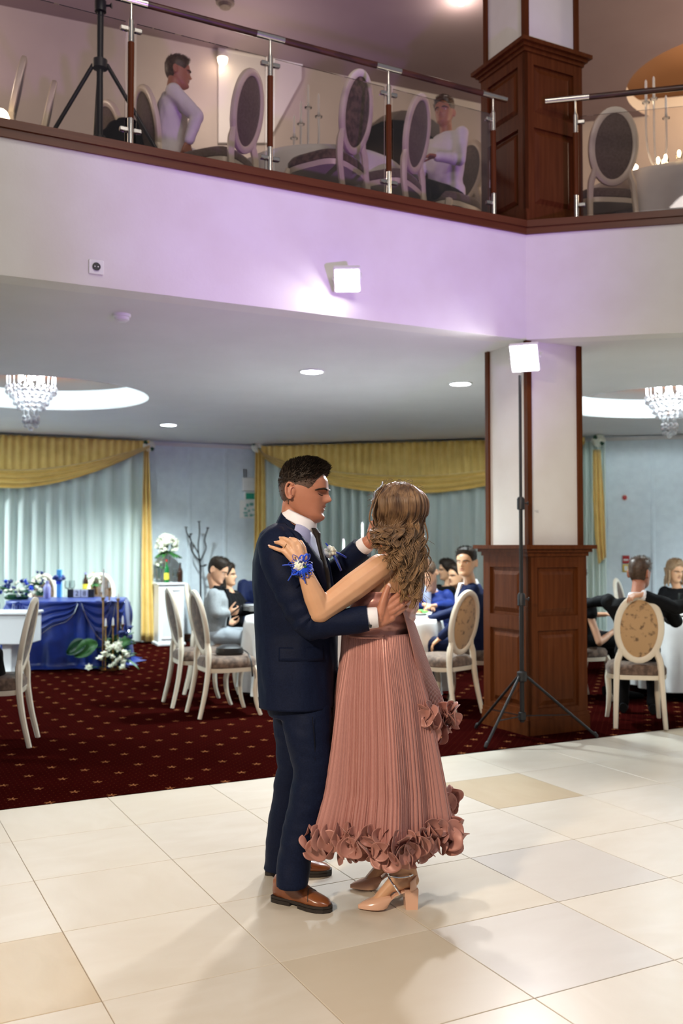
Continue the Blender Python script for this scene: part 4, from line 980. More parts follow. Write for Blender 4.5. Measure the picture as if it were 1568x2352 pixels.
# ---- tall gold candle holders and flowers on the floor
cf = atZ(262, 1535, CZ)
for k, (px, ytop, ybase, dy, lab) in enumerate(((236, 1305, 1372, 0, 'tallest'), (233, 1342, 1360, .1, 'x'), (250, 1335, 1350, .15, 'x'), (270, 1360, 1375, .05, 'x'), (242, 1420, 1438, -.12, 'x'), (259, 1418, 1436, -.1, 'x'), (281, 1414, 1434, -.05, 'x'))):
    base = atY(px, 1510, 11.0+dy); base.z = CZ; base.x += 0; topz = atY(px, ybase, 11.0+dy).z; cz = atY(px, ytop, 11.0+dy).z
    labs = ('tallest gold candle holder beside the blue table', 'gold candle holder just behind the tallest one', 'gold candle holder between tall and short ones', 'gold candle holder at the right of the tall group', 'short gold candle holder at the left over the roses', 'short gold candle holder standing amid the roses', 'short gold candle holder at the right over the green leaves')
    E = wempty('gold_candle_holder', base, label=labs[k], cat='candle holder', group='gold candle holders')
    MB().lathe([(.05, 0), (.05, .008), (.012, .02)], base, 16).build('foot', 'gold_metal', E); MB().tube([base+Z*.015, V3((base.x, base.y, topz-.03))], .009, 8).build('stem', 'gold_metal', E)
    MB().lathe([(.009, -.035), (.022, -.01), (.026, 0), (.018, .0), (.012, -.01)], V3((base.x, base.y, topz)), 14).build('cup', 'gold_metal', E)
    MB().tube([V3((base.x, base.y, topz-.01)), V3((base.x, base.y, cz-.03)), V3((base.x, base.y, cz))], [.0125, .0105, .003], 10).build('candle', 'candle', E)
E = wempty('floor_bouquet', cf, label='white roses and green leaves on the carpet by the blue table', cat='flowers'); rnd = random.Random(11)
for px, py in ((240, 1500), (250, 1488), (262, 1485), (273, 1490), (285, 1497), (246, 1505), (258, 1508), (268, 1518), (276, 1512), (230, 1511), (284, 1520), (262, 1525), (204, 1533), (255, 1530), (292, 1505), (272, 1480), (247, 1478), (282, 1531)):
    p = atY(px, py, 10.65+rnd.uniform(-.1, .1)); p.z = max(p.z, .06); s = rnd.uniform(.038, .052)
    bloom(p, s*1.1, 'white_petal', E, 'rose', rnd)
    MB().tube([V3((cf.x, cf.y+.1, .02)), p], .004, 5).build('stem', 'leaf', E)
for k in range(60):
    a = rnd.uniform(0, 2*PI); c_ = cf+V3((rnd.uniform(-.12, .12), rnd.uniform(-.05, .15), rnd.uniform(.08, .3))); blade(c_, V3((math.cos(a), math.sin(a)*.6, rnd.uniform(-.1, 1.0))), rnd.uniform(.14, .30), rnd.uniform(.03, .07), rnd.choice(('leaf', 'dark_leaf', 'leaf')), E)
for (px, py, L, w_) in ((225, 1480, .42, .2), (200, 1478, .36, .18), (300, 1470, .3, .1)): blade(atY(px, py, 10.75), V3((-.9, -.1, -.25)), L*.62, w_, 'dark_leaf' if px < 205 else 'leaf', E, 'large_leaf', .25, (-.3, .3, .9))
for k in range(7): p = atY(rnd.uniform(275, 300), rnd.uniform(1440, 1465), 10.8); bloom(p, .045, 'navy_petal', E, 'blue_blossom', rnd)
# ---- white box table at the left edge
p = atZ(30, 1556, CZ); E = wempty('white_side_unit', p, label='white box shaped side unit at the left edge of the hall', cat='cabinet')
q0, q1 = atY(66, 1480, p.y), atY(66, 1412, p.y); cx = atY(66, 1440, p.y).x-.45
MB().box((cx, p.y+.2, (q0.z+q1.z)/2), (.9, .45, q1.z-q0.z), bevel=.008).build('body', 'white_gloss', E, False); MB().box((cx, p.y+.2, q1.z+.012), (.94, .49, .03), bevel=.008).build('top', 'white_gloss', E, False)
MB().box((cx+.2, p.y+.2, (q0.z+CZ)/2), (.10, .30, q0.z-CZ), bevel=.006).build('leg', 'white_gloss', E, False); MB().box((cx+.2, p.y+.2, CZ+.02), (.26, .4, .04), bevel=.006).build('foot', 'white_gloss', E, False)
# ---- plant on the right table
p = V3((3.62, 8.95, zt)); E = wempty('green_plant', p, label='bright green leafy centrepiece on the right table', cat='plant'); rnd = random.Random(4)
MB().lathe([(.05, 0), (.07, .12), (.065, .12), (0, .02)], p, 16).build('pot', 'clear_glass', E)
for k in range(22): a = rnd.uniform(0, 6.28); blade(p+Z*.1, V3((math.cos(a), math.sin(a), rnd.uniform(.1, 1.1))), rnd.uniform(.18, .32), .05, 'bright_leaf', E)
for k, (dx, dy, lab) in enumerate(((-.62, -.45, 'plate on the right table beside the woman in black'), (-.2, -.72, 'plate on the right table in front of the black suit'))): plate(TB.x+dx, TB.y+dy, zt, lab, 'plates on the right table')
wineglass((TB.x-.35, TB.y-.55, zt), 'wine glass on the right table'); wineglass((TB.x-.48, TB.y-.2, zt), 'wine glass behind the plant on the right table')
# ---- black handbag on the chair
p = pA+V3((.04, -.02, .49)); E = wempty('handbag', p, label='small black leather handbag with gold clasp on the velvet seat', cat='handbag')
mat('black_leather', (.012, .012, .013), .38, bump=.2, bscale=150)
MB().loft([(p+V3((0, 0, .0)), (.10, .03, 0), (-.02, .07, 0)), (p+V3((0, 0, .02)), (.115, .03, 0), (-.02, .08, 0)), (p+V3((0, 0, .06)), (.105, .03, 0), (-.02, .075, 0)), (p+V3((0, 0, .085)), (.06, .02, 0), (-.01, .04, 0))], 24, 3).build('pouch', 'black_leather', E)
MB().tube(smoothpath([p+V3((-.06, -.055, .03)), p+V3((-.05, -.08, .045)), p+V3((-.03, -.082, .04))], 4), .006, 6).build('clasp', 'gold_metal', E)
MB().tube(smoothpath([p+V3((.08, .0, .06)), p+V3((.15, -.06, .03)), p+V3((.18, -.12, .0)), p+V3((.20, -.155, -.06)), p+V3((.21, -.16, -.16)), p+V3((.20, -.155, -.06))], 5), .008, 6, flat=.5).build('strap', 'black_leather', E)
# ================================================================ people
mat('skin_warm', (.60, .33, .20), .48, sss=.12, color2=(.56, .29, .17), nscale=16)
mat('skin_tan', (.46, .195, .120), .46, sss=.12, color2=(.42, .17, .10), nscale=16)
mat('skin_fair', (.64, .37, .215), .45, sss=.14, color2=(.61, .335, .19), nscale=14)
mat('lip', (.42, .14, .10), .4); mat('lip_tan', (.36, .125, .085), .42); mat('nail', (.75, .52, .44), .2); mat('eye_white', (.8, .78, .75), .25)
mat('hair_dark', (.012, .008, .0055), .6, spec=.2, color2=(.030, .019, .012), nscale=60); mat('hair_brown', (.045, .024, .013), .45, color2=(.09, .05, .028), nscale=50); mat('hair_fair', (.24, .15, .08), .5, color2=(.34, .22, .12), nscale=50)
mat('suit_navy', (.0032, .0065, .022), .62, spec=.12, color2=(.005, .0095, .030), nscale=180, bump=.12, bscale=500)
mat('suit_navy_satin', (.10, .12, .30), .35, sheen=.3)
mat('suit_blue', (.010, .025, .15), .6, spec=.2); mat('suit_dark_blue', (.005, .010, .045), .65, spec=.15); mat('suit_grey', (.27, .29, .30), .7, color2=(.23, .25, .26), nscale=60, sheen=.2); mat('suit_black', (.005, .005, .006), .7, spec=.12)
mat('shirt_white', (.82, .80, .82), .7, color2=(.78, .76, .79), nscale=40); mat('shirt_blue', (.45, .52, .72), .7); mat('black_cloth', (.006, .006, .007), .8, spec=.12); mat('trouser_grey', (.30, .33, .36), .75)
def blob(mb, vox, smooth=4, name='figure', noise_amp=0, nfreq=(14, 14, 5), seed=0):
    """closed overlapping pieces grown together into one continuous smooth surface"""
    me = mb.mesh(name, True, False); o = bpy.data.objects.new('tmp_grow', me); COL.objects.link(o)
    r = o.modifiers.new('r', 'REMESH'); r.mode = 'VOXEL'; r.voxel_size = vox; r.use_smooth_shade = True
    if smooth: s_ = o.modifiers.new('s', 'SMOOTH'); s_.factor = .5; s_.iterations = smooth
    out = bpy.data.meshes.new_from_object(o.evaluated_get(bpy.context.evaluated_depsgraph_get())); bpy.data.objects.remove(o); bpy.data.meshes.remove(me); out.name = name
    if noise_amp:
        n = len(out.vertices); co = np.empty(n*3); out.vertices.foreach_get('co', co); no = np.empty(n*3); out.vertices.foreach_get('normal', no); co = co.reshape(-1, 3); no = no.reshape(-1, 3)
        f = V3(nfreq); off = V3((seed*3.1, seed*1.7, 0)); d = np.array([mnoise.noise(V3((c[0]*f.x, c[1]*f.y, c[2]*f.z))+off) + .5*mnoise.noise(V3((c[0]*f.x*2.1, c[1]*f.y*2.1, c[2]*f.z*2.3))+off) for c in co])
        d = np.sign(d)*np.abs(d)**.8; co += no*(d*noise_amp)[:, None]; out.vertices.foreach_set('co', co.ravel()); out.update()
    return out
# ---- a head with a face: x forward, y to its left, z up, origin between the ears
HZ = [-.118, -.112, -.100, -.088, -.076, -.064, -.052, -.036, -.020, .0, .018, .035, .055, .080, .1, .112, .118]
HXF = [.048, .070, .083, .0865, .084, .083, .084, .084, .083, .082, .090, .0905, .087, .069, .044, .022, 0]
HXB = [.02, .0, -.018, -.03, -.045, -.060, -.074, -.086, -.093, -.099, -.102, -.102, -.098, -.082, -.055, -.028, 0]
HHW = [.014, .027, .041, .051, .0565, .0605, .0635, .067, .0705, .0735, .0755, .0762, .0745, .062, .042, .023, 0]
def _g(a, s): return math.exp(-(a/s)**2)
def headpt(th, z, off=0, fem=0):
    xf, xb, hw = interp(z, HZ, HXF), interp(z, HZ, HXB), interp(z, HZ, HHW); xc = lerp(xb, xf, .46)
    if fem and z < -.03: hw *= 1-.10*min(1, (-.03-z)/.07)
    c, s_ = math.cos(th), math.sin(th); p = 2.35 if c > 0 else 2.0; q = 2/p
    a = (xf-xc) if c > 0 else (xc-xb)
    x = xc+(a+off)*math.copysign(abs(c)**q, c); y = (hw+off)*math.copysign(abs(s_)**q, s_)
    if c > 0 and z < .045:
        ay = abs(y)
        x += interp(z, [-.037, -.031, -.022, -.006, .012, .024], [0, .017, .0345, .024, .009, 0])*_g(y, interp(z, [-.03, .01], [.0125, .0085]))
        x += .007*_g(ay-.0135, .006)*_g(z+.027, .007)
        x -= .013*_g(ay-.031, .014)*_g(z-.004, .011); x += .0062*_g(ay-.031, .010)*_g(z-.001, .007)
        x += .006*_g(z-.021, .008)*_g(ay-.028, .022)
        x += (.0065*_g(z+.0600, .0065)+.0080*_g(z+.0460, .006)-.0055*_g(z+.053, .0035))*_g(y, .018)
        x += .007*_g(z+.092, .013)*_g(y, .020); x -= .004*_g(z+.072, .008)*_g(y, .020); x += .003*_g(ay-.045, .016)*_g(z+.02, .016)
    return V3((x, y, z))
def head_frame(c, f, up=Z):
    f = V3(f).normalized(); l = V3(up).cross(f).normalized(); u_ = f.cross(l); R = Matrix((f, l, u_)).transposed(); return V3(c), R
def add_head(mb, c, f, up=Z, sc=1, fem=0, ears=True):
    c, R = head_frame(c, f, up); nz, nt = 46, 56
    def fn(i, j): t = j; z = lerp(-.118, .118, .5-.5*math.cos(PI*(.02+.96*t))); return c+R @ (headpt(2*PI*i, z, 0, fem)*sc)
    k = MB().grid(fn, nt, nz, True); k.f += [tuple(range(nt-1, -1, -1)), tuple(range((nz-1)*nt, nz*nt))]; mb.add(k.v, k.f)
    if ears:
        for s in (-1, 1):
            e = c+R @ (V3((-.034, s*.0745, -.004))*sc); ax = R @ Matrix(((.017*sc, 0, 0), (0, .007*sc, 0), (0, 0, .029*sc))); mb.ell(e, ax, 12, 8)
            pts = []
            for q in range(9):
                a = lerp(-2.0, 2.4, q/8); pts.append(c+R @ (V3((-.036-.019*math.cos(a*.9-.2)*1.0, s*(.0775+.006*math.cos(a*.5)), -.002+.031*math.sin(a)))*sc))
            mb.tube(pts, .0048*sc, 8)
    return c, R
def face_details(parent, c, R, sc, brow='hair_dark', lip='lip', closed=False):
    for s in (-1, 1):
        pts = [c+R @ (headpt_y(s*y, z, .0015)*sc) for y, z in ((.013, .0165), (.026, .0205), (.040, .0205), (.053, .0165), (.061, .0105))]
        MB().tube(pts, [.0030*sc, .0044*sc, .0044*sc, .0034*sc, .0014*sc], 6).build('eyebrow', brow, parent)
        if closed:
            pts = [c+R @ (headpt_y(s*y, z, .0008)*sc) for y, z in ((.018, -.0035), (.028, -.0055), (.038, -.0045), (.044, -.001))]
            MB().tube(pts, [.0010*sc, .0016*sc, .0016*sc, .001*sc], 6).build('eyelashes', 'hair_dark', parent)
        else:
            e = c+R @ ((headpt_y(s*.031, .002, -.0035))*sc); ax = R @ Matrix(((.006*sc, 0, 0), (0, .0125*sc, 0), (0, 0, .0055*sc))); MB().ell(e, ax, 12, 8).build('eye', 'eye_white', parent)
            ax = R @ Matrix(((.0062*sc, 0, 0), (0, .0055*sc, 0), (0, 0, .0054*sc))); MB().ell(e+R @ V3((.0012*sc, 0, 0)), ax, 10, 8).build('iris', 'hair_dark', parent)
    def lipf(i, j):
        y = lerp(-.023, .023, i); t = j; k = max(0, 1-(abs(y)/.0232)**2)**.6; z = -.053+lerp(-.0085, .0085, t)*k; return c+R @ (headpt_y(y, z, .0006)*sc)
    MB().grid(lipf, 15, 9).build('lips', lip, parent, True, None, fix=False)
def headpt_y(y, z, off=0):
    hw = interp(z, HZ, HHW)+off; s_ = min(.999, abs(y)/hw)**(2.35/2); th = math.copysign(math.asin(s_), y); return headpt(th, z, off)
HAIRLINE_M = ([0, .5, .85, 1.15, 1.35, 1.65, 1.9, 2.3, PI], [.078, .070, .052, .012, .020, .026, -.030, -.058, -.066])
HAIRLINE_F = ([0, .5, .9, 1.2, 1.5, 2.0, PI], [.080, .068, .035, -.005, -.03, -.075, -.085])
def short_hair(name, parent, c, R, sc, m, top=.018, side=.004, line=HAIRLINE_M, tufts=0, seed=1, quiff=.010, fem=0):
    nt, nz = 64, 16; rnd = random.Random(seed)
    def pos(th, t):
        z0 = interp(abs(th if th <= PI else th-2*PI), *line); z = lerp(z0, .118, math.sin(t*PI/2)**.85)
        k = min(1, max(0, (z-.03)/.06)); off = side+(top-side)*k; off *= min(1, t*5+.15)
        p = headpt(th, z, off, fem); p.z += off*k*.9
        if quiff: p.x += quiff*k*max(0, math.cos(th))*_g(z-.10, .035); p.z += quiff*.5*k*max(0, math.cos(th))*(1-t)
        return p
    def fn(i, j): return c+R @ (pos(2*PI*i, j)*sc)
    mb = MB().grid(fn, nt, nz, True)
    mb.f.append(tuple(range((nz-1)*nt, nz*nt)))
    for k in range(tufts):
        th = rnd.uniform(-PI, PI); t = rnd.random()**.8; p = pos(th, t); p2 = pos(th, min(1, t+.05))
        k2 = min(1, max(0.12, (p.z-.02)/.06)); n = (p-V3((-.008, 0, .01))).normalized()
        d = (n*.75+V3((.45, rnd.uniform(-.25, .25), .25 if k2 > .4 else -.3))*1.0).normalized(); L = lerp(.005, .020, k2)*rnd.uniform(.6, 1.2); w = .0013*rnd.uniform(.7, 1.3)+.0008*k2
        s_ = n.cross(d); s_ = s_.normalized() if s_.length > 1e-3 else V3((0, 1, 0)); q = s_.cross(d)
        b0 = p-n*.002; vs = [b0+s_*w, b0-s_*w*.5+q*w*.87, b0-s_*w*.5-q*w*.87, b0+d*L*.6+n*.0005, b0+d*L+V3((.002, 0, -.001))]
        mb.add([c+R @ (v*sc) for v in vs], [(0, 1, 3), (1, 2, 3), (2, 0, 3), (0, 1, 4), (1, 2, 4)])
    o = mb.build(name, m, parent, True, None, fix=False); return o
# ---- a hand: palm and five bent fingers
def add_hand(mb, wrist, fd, pn, thumb, curl=(.25, .35, .3), sc=1, spread=.10, tcurl=.3, tout=.8, nails=None):
    """fd: wrist to knuckles; pn: out of the palm; thumb: +1/-1 side along fd x pn"""
    fd = V3(fd).normalized(); pn = (V3(pn)-fd*V3(pn).dot(fd)).normalized(); l = fd.cross(pn)*thumb; w = V3(wrist)
    secs = []
    for t, hw, hd in ((-.012, .022, .017), (.01, .026, .017), (.045, .036, .0155), (.075, .040, .0135), (.088, .038, .011)): secs.append((w+fd*t*sc, l*hw*sc, pn*hd*sc))
    mb.loft(secs, 16, 2.6)
    tips = []
    for k, (o_, L) in enumerate(((.029, .076), (.0095, .084), (-.010, .078), (-.028, .061))):
        p = w+fd*(.080-.004*abs(k-1))*sc+l*o_*sc; a = 0; d = (fd+l*spread*(1.3-k*.9)).normalized(); ax = pn
        r = (.0092, .0084, .0076, .0066); r = [x*sc*(1 if k < 3 else .88) for x in r]
        cu_ = curl[k] if isinstance(curl[0], (tuple, list)) else curl
        for q in range(3):
            a += cu_[q]; dd = (d*math.cos(a)+pn*math.sin(a)).normalized(); p2 = p+dd*L*sc*(.43, .32, .25)[q]; mb.caps(p, p2, r[q], r[q+1], 10); p = p2
        tips.append((p, dd, (pn*math.cos(a)-d*math.sin(a))*-1))
    p = w+fd*.022*sc+l*.020*sc; d = (fd*.62+l*tout+pn*.25).normalized()
    for q, (L, r0, r1) in enumerate(((.042, .0135, .0108), (.034, .0105, .0092), (.026, .009, .0072))):
        p2 = p+d*L*sc; mb.caps(p, p2, r0*sc, r1*sc, 10); p = p2; d = (d+fd*tcurl*.6-l*tcurl*.3+pn*tcurl*.3).normalized()
    tips.append((p, d, -pn))
    return tips
def arm(mb, sh, el, wr, r=(.052, .042, .040, .028)):
    mb.caps(sh, el, r[0], r[1]); mb.caps(el, wr, r[2], r[3]); el_, wr_ = V3(el), V3(wr); mb.caps(el_, el_.lerp(wr_, .35), r[2], r[2]*1.05)
def person(label, base, J, hc, hf, look, fem=0, hup=Z, sc=1.0, vox=.0065, group=None, seed=1):
    """seated or standing guest from joints J (room coordinates): hip, sh, el, wr, kn, an = (right, left); pel, chest"""
    E = wempty('person', base, label=label, cat='person', group=group); rnd = random.Random(seed)
    _dz = max(-.14, min(.14, V3(hc).z-.195*sc-(V3(J['sh'][0]).z+V3(J['sh'][1]).z)/2)); J['sh'] = [V3(q)+Z*_dz for q in J['sh']]
    shR, shL = V3(J['sh'][0]), V3(J['sh'][1]); pel = V3(J['pel']); mid = (shR+shL)/2; side = (shL-shR); sw = side.length/2; side.normalize(); spine = (mid-pel).normalized(); fr = side.cross(spine).normalized()
    # skin: head, neck, trunk, arms, hands in one surface
    b = MB(); c, R = add_head(b, hc, hf, hup, sc, fem); neck0 = mid+spine*.0; nk = c+R @ (V3((-.028, 0, -.075))*sc)
    b.caps(neck0-spine*.03, nk, .056 if not fem else .048, .052 if not fem else .044); b.caps(nk, c+R @ (V3((-.015, 0, -.03))*sc), .052 if not fem else .046, .055)
    def trunk(mb, e):
        secs = []
        for t, w_, d_ in ((-.06, .12, .09), (.05, .155, .105), (.30, .140, .100), (.60, .165, .115), (.85, sw*.98, .105), (.97, sw*.80, .075), (1.03, .09, .06)):
            secs.append((pel+(mid-pel)*t+fr*(.015*math.sin(PI*t)), side*(w_*sc+e), fr*(d_*sc+e)))
        mb.loft(secs, 24, 2.4)
    trunk(b, -.012)
    hands = J.get('hand', (None, None)); bare = look.get('bare_arms')
    for k in (0, 1):
        arm(b, V3(J['sh'][k])-spine*.04-side*(.03 if k else -.03), J['el'][k], J['wr'][k], (.044, .036, .036, .026) if not fem else (.038, .032, .031, .022))
        h = hands[k]
        if h: add_hand(b, J['wr'][k], h[0], h[1], h[2], h[3] if len(h) > 3 else (.3, .5, .4), .98 if not fem else .88)
        else: d = (V3(J['wr'][k])-V3(J['el'][k])).normalized(); add_hand(b, J['wr'][k], d, -Z, 1 if k == 0 else -1, (.3, .5, .4), .95)
    body = mobj('body', blob(b, vox, 3, 'body'), look.get('skin', 'skin_warm'), E)
    if look.get('face', True): face_details(body, c, R, sc, look.get('brow', 'hair_dark'), 'lip')
    # clothes
    t = MB(); trunk(t, .012)
    for k in (0, 1):
        if bare: t.caps(J['sh'][k], V3(J['sh'][k]).lerp(V3(J['el'][k]), .25), .058, .054); continue
        sh, el, wr = V3(J['sh'][k]), V3(J['el'][k]), V3(J['wr'][k]); wr2 = el.lerp(wr, .93)
        sh = sh-spine*.03-side*(.02 if k else -.02); t.caps(sh, el, .064, .056); t.caps(el, wr2, .055, .042)
    if look.get('skirt_jacket', True): t.loft([(pel-spine*.10, side*.17, fr*.12), (pel+spine*.1, side*.165, fr*.125)], 20, 2.4)
    mobj(look.get('top_name', 'jacket'), blob(t, .011, 4, 'jacket', .006, (11, 11, 7), seed), look['top'], E)
    if look.get('collar'):
        cl = MB(); n0 = mid+spine*.035; cl.loft([(n0-spine*.02, side*.076, fr*.068), (n0+spine*.020+fr*.006, side*.062, fr*.060)], 20); cl.build('shirt_collar', look['collar'], E)
    if look.get('front'):
        g = MB(); g.loft([(mid+fr*(.085*sc)+spine*.03, side*.055, fr*.022), (mid+fr*(.122*sc)-spine*.08, side*.052, fr*.024), (mid+fr*(.130*sc)-spine*.18, side*.036, fr*.022), (mid+fr*(.128*sc)-spine*.32, side*.012, fr*.02)], 16); g.build('shirt_front', look['front'], E)
    if look.get('tie'):
        g = MB(); g.loft([(mid+fr*(.118*sc)+spine*.02, side*.016, fr*.01), (mid+fr*(.138*sc)-spine*.10, side*.025, fr*.012), (mid+fr*(.142*sc)-spine*.30, side*.028, fr*.012)], 10); g.build('tie', look['tie'], E)
    if 'kn' in J:
        tr = MB(); tr.ell(pel, Matrix((side*.17, fr*.12, spine*.12)).transposed())
        for k in (0, 1):
            hp = pel+side*(.09 if k else -.09); tr.caps(hp, J['kn'][k], .086, .066); tr.caps(J['kn'][k], J['an'][k], .064, .052)
        mobj(look.get('leg_name', 'trousers'), blob(tr, .011, 4, 'trousers', .006, (9, 9, 6), seed+3), look['legs'], E)
        for k in (0, 1):
            a = V3(J['an'][k]); fd = V3(J.get('feet', (fr, fr))[k]); fd.z = 0; fd.normalize(); s_ = MB(); a0 = V3((a.x, a.y, max(J['ground']+.045, a.z-.05)))
            s_.loft([(a0-fd*.07-Z*.0, fd.cross(Z)*.03, Z*.042), (a0-fd*.02, fd.cross(Z)*.036, Z*.045), (a0+fd*.09-Z*.012, fd.cross(Z)*.042, Z*.034), (a0+fd*.17-Z*.02, fd.cross(Z)*.036, Z*.024), (a0+fd*.20-Z*.024, fd.cross(Z)*.018, Z*.016)], 16); s_.build('shoe', look.get('shoe', 'suit_black'), E)
    hm = look.get('hair', 'hair_dark')
    short_hair('hair', E, c, R, sc, hm, .020 if not fem else .022, .005 if not fem else .016, HAIRLINE_F if fem else HAIRLINE_M, look.get('tufts', 350), seed, .006, fem)
    if fem and look.get('long', True):
        lk = MB(); rr = random.Random(seed)
        for q in range(26):
            th = rr.uniform(1.25, 2*PI-1.25); p0 = c+R @ (headpt(th, .02, .016)*sc); p1 = c+R @ (headpt(th, -.06, .022)*sc); hang = look.get('hang', .22)*rr.uniform(.7, 1.1)
            pts = [p0, p1]; d = V3((p1.x-c.x, p1.y-c.y, 0))*.25
            for w_ in range(1, 6): pts.append(p1-Z*hang*w_/5+d*w_/5+V3((rr.uniform(-.008, .008), rr.uniform(-.008, .008), 0)))
            lk.tube(smoothpath(pts, 2), [lerp(.017, .006, i/14) for i in range(13)], 6)
        lk.build('long_hair', hm, E, True, None, fix=False)
    return E, body, c, R, fr, side, spine
def PX(px, py, Y): return atY(px, py, Y)
DN = -Z
def seated(pel, face, lean=0, sh_w=.19, torso=.50, kn_f=.43, ground=CZ, shY=0):
    """default seated joints facing a direction"""
    f = V3((face[0], face[1], 0)).normalized(); l = Z.cross(f); pel = V3((pel[0], pel[1], ground+.55)); mid = pel+Z*torso*math.cos(lean)+f*torso*math.sin(lean)
    J = dict(pel=pel, sh=[mid-l*sh_w, mid+l*sh_w], kn=[pel+f*kn_f-l*.12-Z*.02, pel+f*kn_f+l*.12-Z*.02], ground=ground)
    J['an'] = [V3((k.x, k.y, ground+.09))-f*.02 for k in J['kn']]; J['el'] = [J['sh'][0]-Z*.26+f*.10-l*.04, J['sh'][1]-Z*.26+f*.10+l*.04]; J['wr'] = [J['el'][0]+f*.22-Z*.02+l*.06, J['el'][1]+f*.22-Z*.02-l*.06]
    J['feet'] = (f, f)
    return J, f, l, mid
GP = 'guests'
# 1 man in grey suit looking at his phone
J, f, l, mid = seated(PX(487, 1468, 9.25), (1, -.05), .10)
J['el'] = [mid-l*.22-Z*.27+f*.02, mid+l*.22-Z*.26+f*.05]; J['wr'] = [PX(522, 1408, 9.12), PX(520, 1428, 9.38)]
J['hand'] = ((V3((1, .2, .15)), V3((0, .9, .4)), 1, (.5, .8, .6)), (V3((1, -.3, -.2)), V3((0, -.4, .6)), -1, (.4, .6, .5)))
E, body, c, R, fr, side, sp_ = person('man in a light grey suit looking down at his phone', V3((J['pel'].x, J['pel'].y, CZ)), J, PX(500, 1311, 9.25), (1, -.12, -.42), dict(top='suit_grey', legs='trouser_grey', front='black_cloth', collar='black_cloth', skin='skin_warm', hair='hair_dark'), hup=V3((.3, 0, 1)), group=GP, seed=2)
ph = PX(541, 1402, 9.15); E = wempty('mobile_phone', ph, label='black phone held by the man in the grey suit', cat='phone')
MB().box(ph, (.012, .075, .15), Matrix.Rotation(.9, 3, 'Y'), .004).build('case', 'black_plastic', E, False); MB().box(ph+V3((-.007, 0, .004)), (.003, .066, .135), Matrix.Rotation(.9, 3, 'Y')).build('screen', 'brown_glass', E, False)
# 2 woman in black next to him
J, f, l, mid = seated(PX(528, 1470, 9.75), (1, -.15), .04, .165, .47)
person('woman in black with long dark hair beside the grey suit', V3((J['pel'].x, J['pel'].y, CZ)), J, PX(521, 1322, 9.75), (1, -.2, .05), dict(top='black_cloth', legs='black_cloth', top_name='blouse', skin='skin_fair', hair='hair_dark'), fem=1, group=GP, seed=3, sc=.95)
# 3 guest in navy with his head behind the dancer
J, f, l, mid = seated(PX(592, 1468, 10.2), (.45, -.9), .08, .20)
person('guest in a navy jacket half hidden behind the dancing man', V3((J['pel'].x, J['pel'].y, CZ)), J, PX(618, 1294, 10.15), (.5, -.85, -.1), dict(top='suit_dark_blue', legs='suit_dark_blue', front='shirt_white', collar='shirt_white', skin='skin_warm'), group=GP, seed=4)
# 4 bowed man in bright blue
J, f, l, mid = seated(PX(1000, 1478, 10.05), (-.55, -.84), .22, .20, .47)
J['wr'] = [PX(972, 1388, 9.62), PX(1000, 1391, 9.6)]; J['el'] = [PX(960, 1385, 9.85), PX(1038, 1390, 9.85)]
J['hand'] = ((V3((.6, -.6, -.1)), V3((0, 0, -1)), 1), (V3((-.8, -.5, 0)), V3((0, -.2, -1)), -1))
person('man in a bright blue suit bowed over the table', V3((J['pel'].x, J['pel'].y, CZ)), J, PX(984, 1318, 9.78), (-.5, -.7, -.5), dict(top='suit_blue', legs='suit_blue', front='shirt_blue', collar='shirt_blue', skin='skin_warm', hair='hair_brown', brow='hair_brown'), hup=V3((-.25, -.35, 1)), group=GP, seed=5)
# 5 woman with dark hair
J, f, l, mid = seated(PX(1028, 1478, 11.3), (-.75, -.6), .02, .165, .46)
person('dark haired woman behind the bowed man', V3((J['pel'].x, J['pel'].y, CZ)), J, PX(1026, 1310, 11.3), (-.9, -.15, -.05), dict(top='black_cloth', legs='black_cloth', top_name='dress', skin='skin_fair', hair='hair_dark', long=False), fem=1, group=GP, seed=6)
# 6 man glimpsed between her and the navy man
J, f, l, mid = seated(PX(1064, 1480, 10.55), (-.8, -.5), .02, .18, .47)
person('man in black glimpsed beside the navy suited man', V3((J['pel'].x, J['pel'].y, CZ)), J, PX(1048, 1323, 10.5), (-.85, -.5, -.05), dict(top='black_cloth', legs='black_cloth', skin='skin_fair', hair='hair_dark'), group=GP, seed=7)
# 7 navy suited man looking at the camera
J, f, l, mid = seated(V3((1.20, 8.62, .55)), (-.92, .1), .06, .20, .55)
J['wr'] = [V3((.78, 8.66, .74)), V3((.86, 8.42, .60))]; J['el'] = [mid-l*.24-Z*.27+f*.06, mid+l*.22-Z*.28+f*.04]
person('navy suited man by the pillar looking at the camera', V3((1.20, 8.62, CZ)), J, PX(1070, 1293, 8.5), (-.50, -.86, .02), dict(top='suit_dark_blue', legs='suit_dark_blue', front='shirt_white', collar='shirt_white', skin='skin_fair', hair='hair_dark'), group=GP, seed=8, sc=1.06)
# 8 man in black suit seen from behind
J, f, l, mid = seated(V3((2.37, 7.72, .55)), (.30, .95), .12, .235, .50)
J['el'] = [mid-l*.30-Z*.25+f*.12, PX(1396, 1378, 8.0)]; J['wr'] = [J['el'][0]+f*.24+l*.05, PX(1342, 1388, 8.2)]
person('man in a black suit seen from behind right of the pillar', V3((2.37, 7.72, CZ)), J, PX(1470, 1318, 7.86), (.65, .75, -.06), dict(top='suit_black', legs='suit_black', collar='shirt_white', skin='skin_tan', hair='hair_brown', face=False), group=GP, seed=9, sc=1.05)
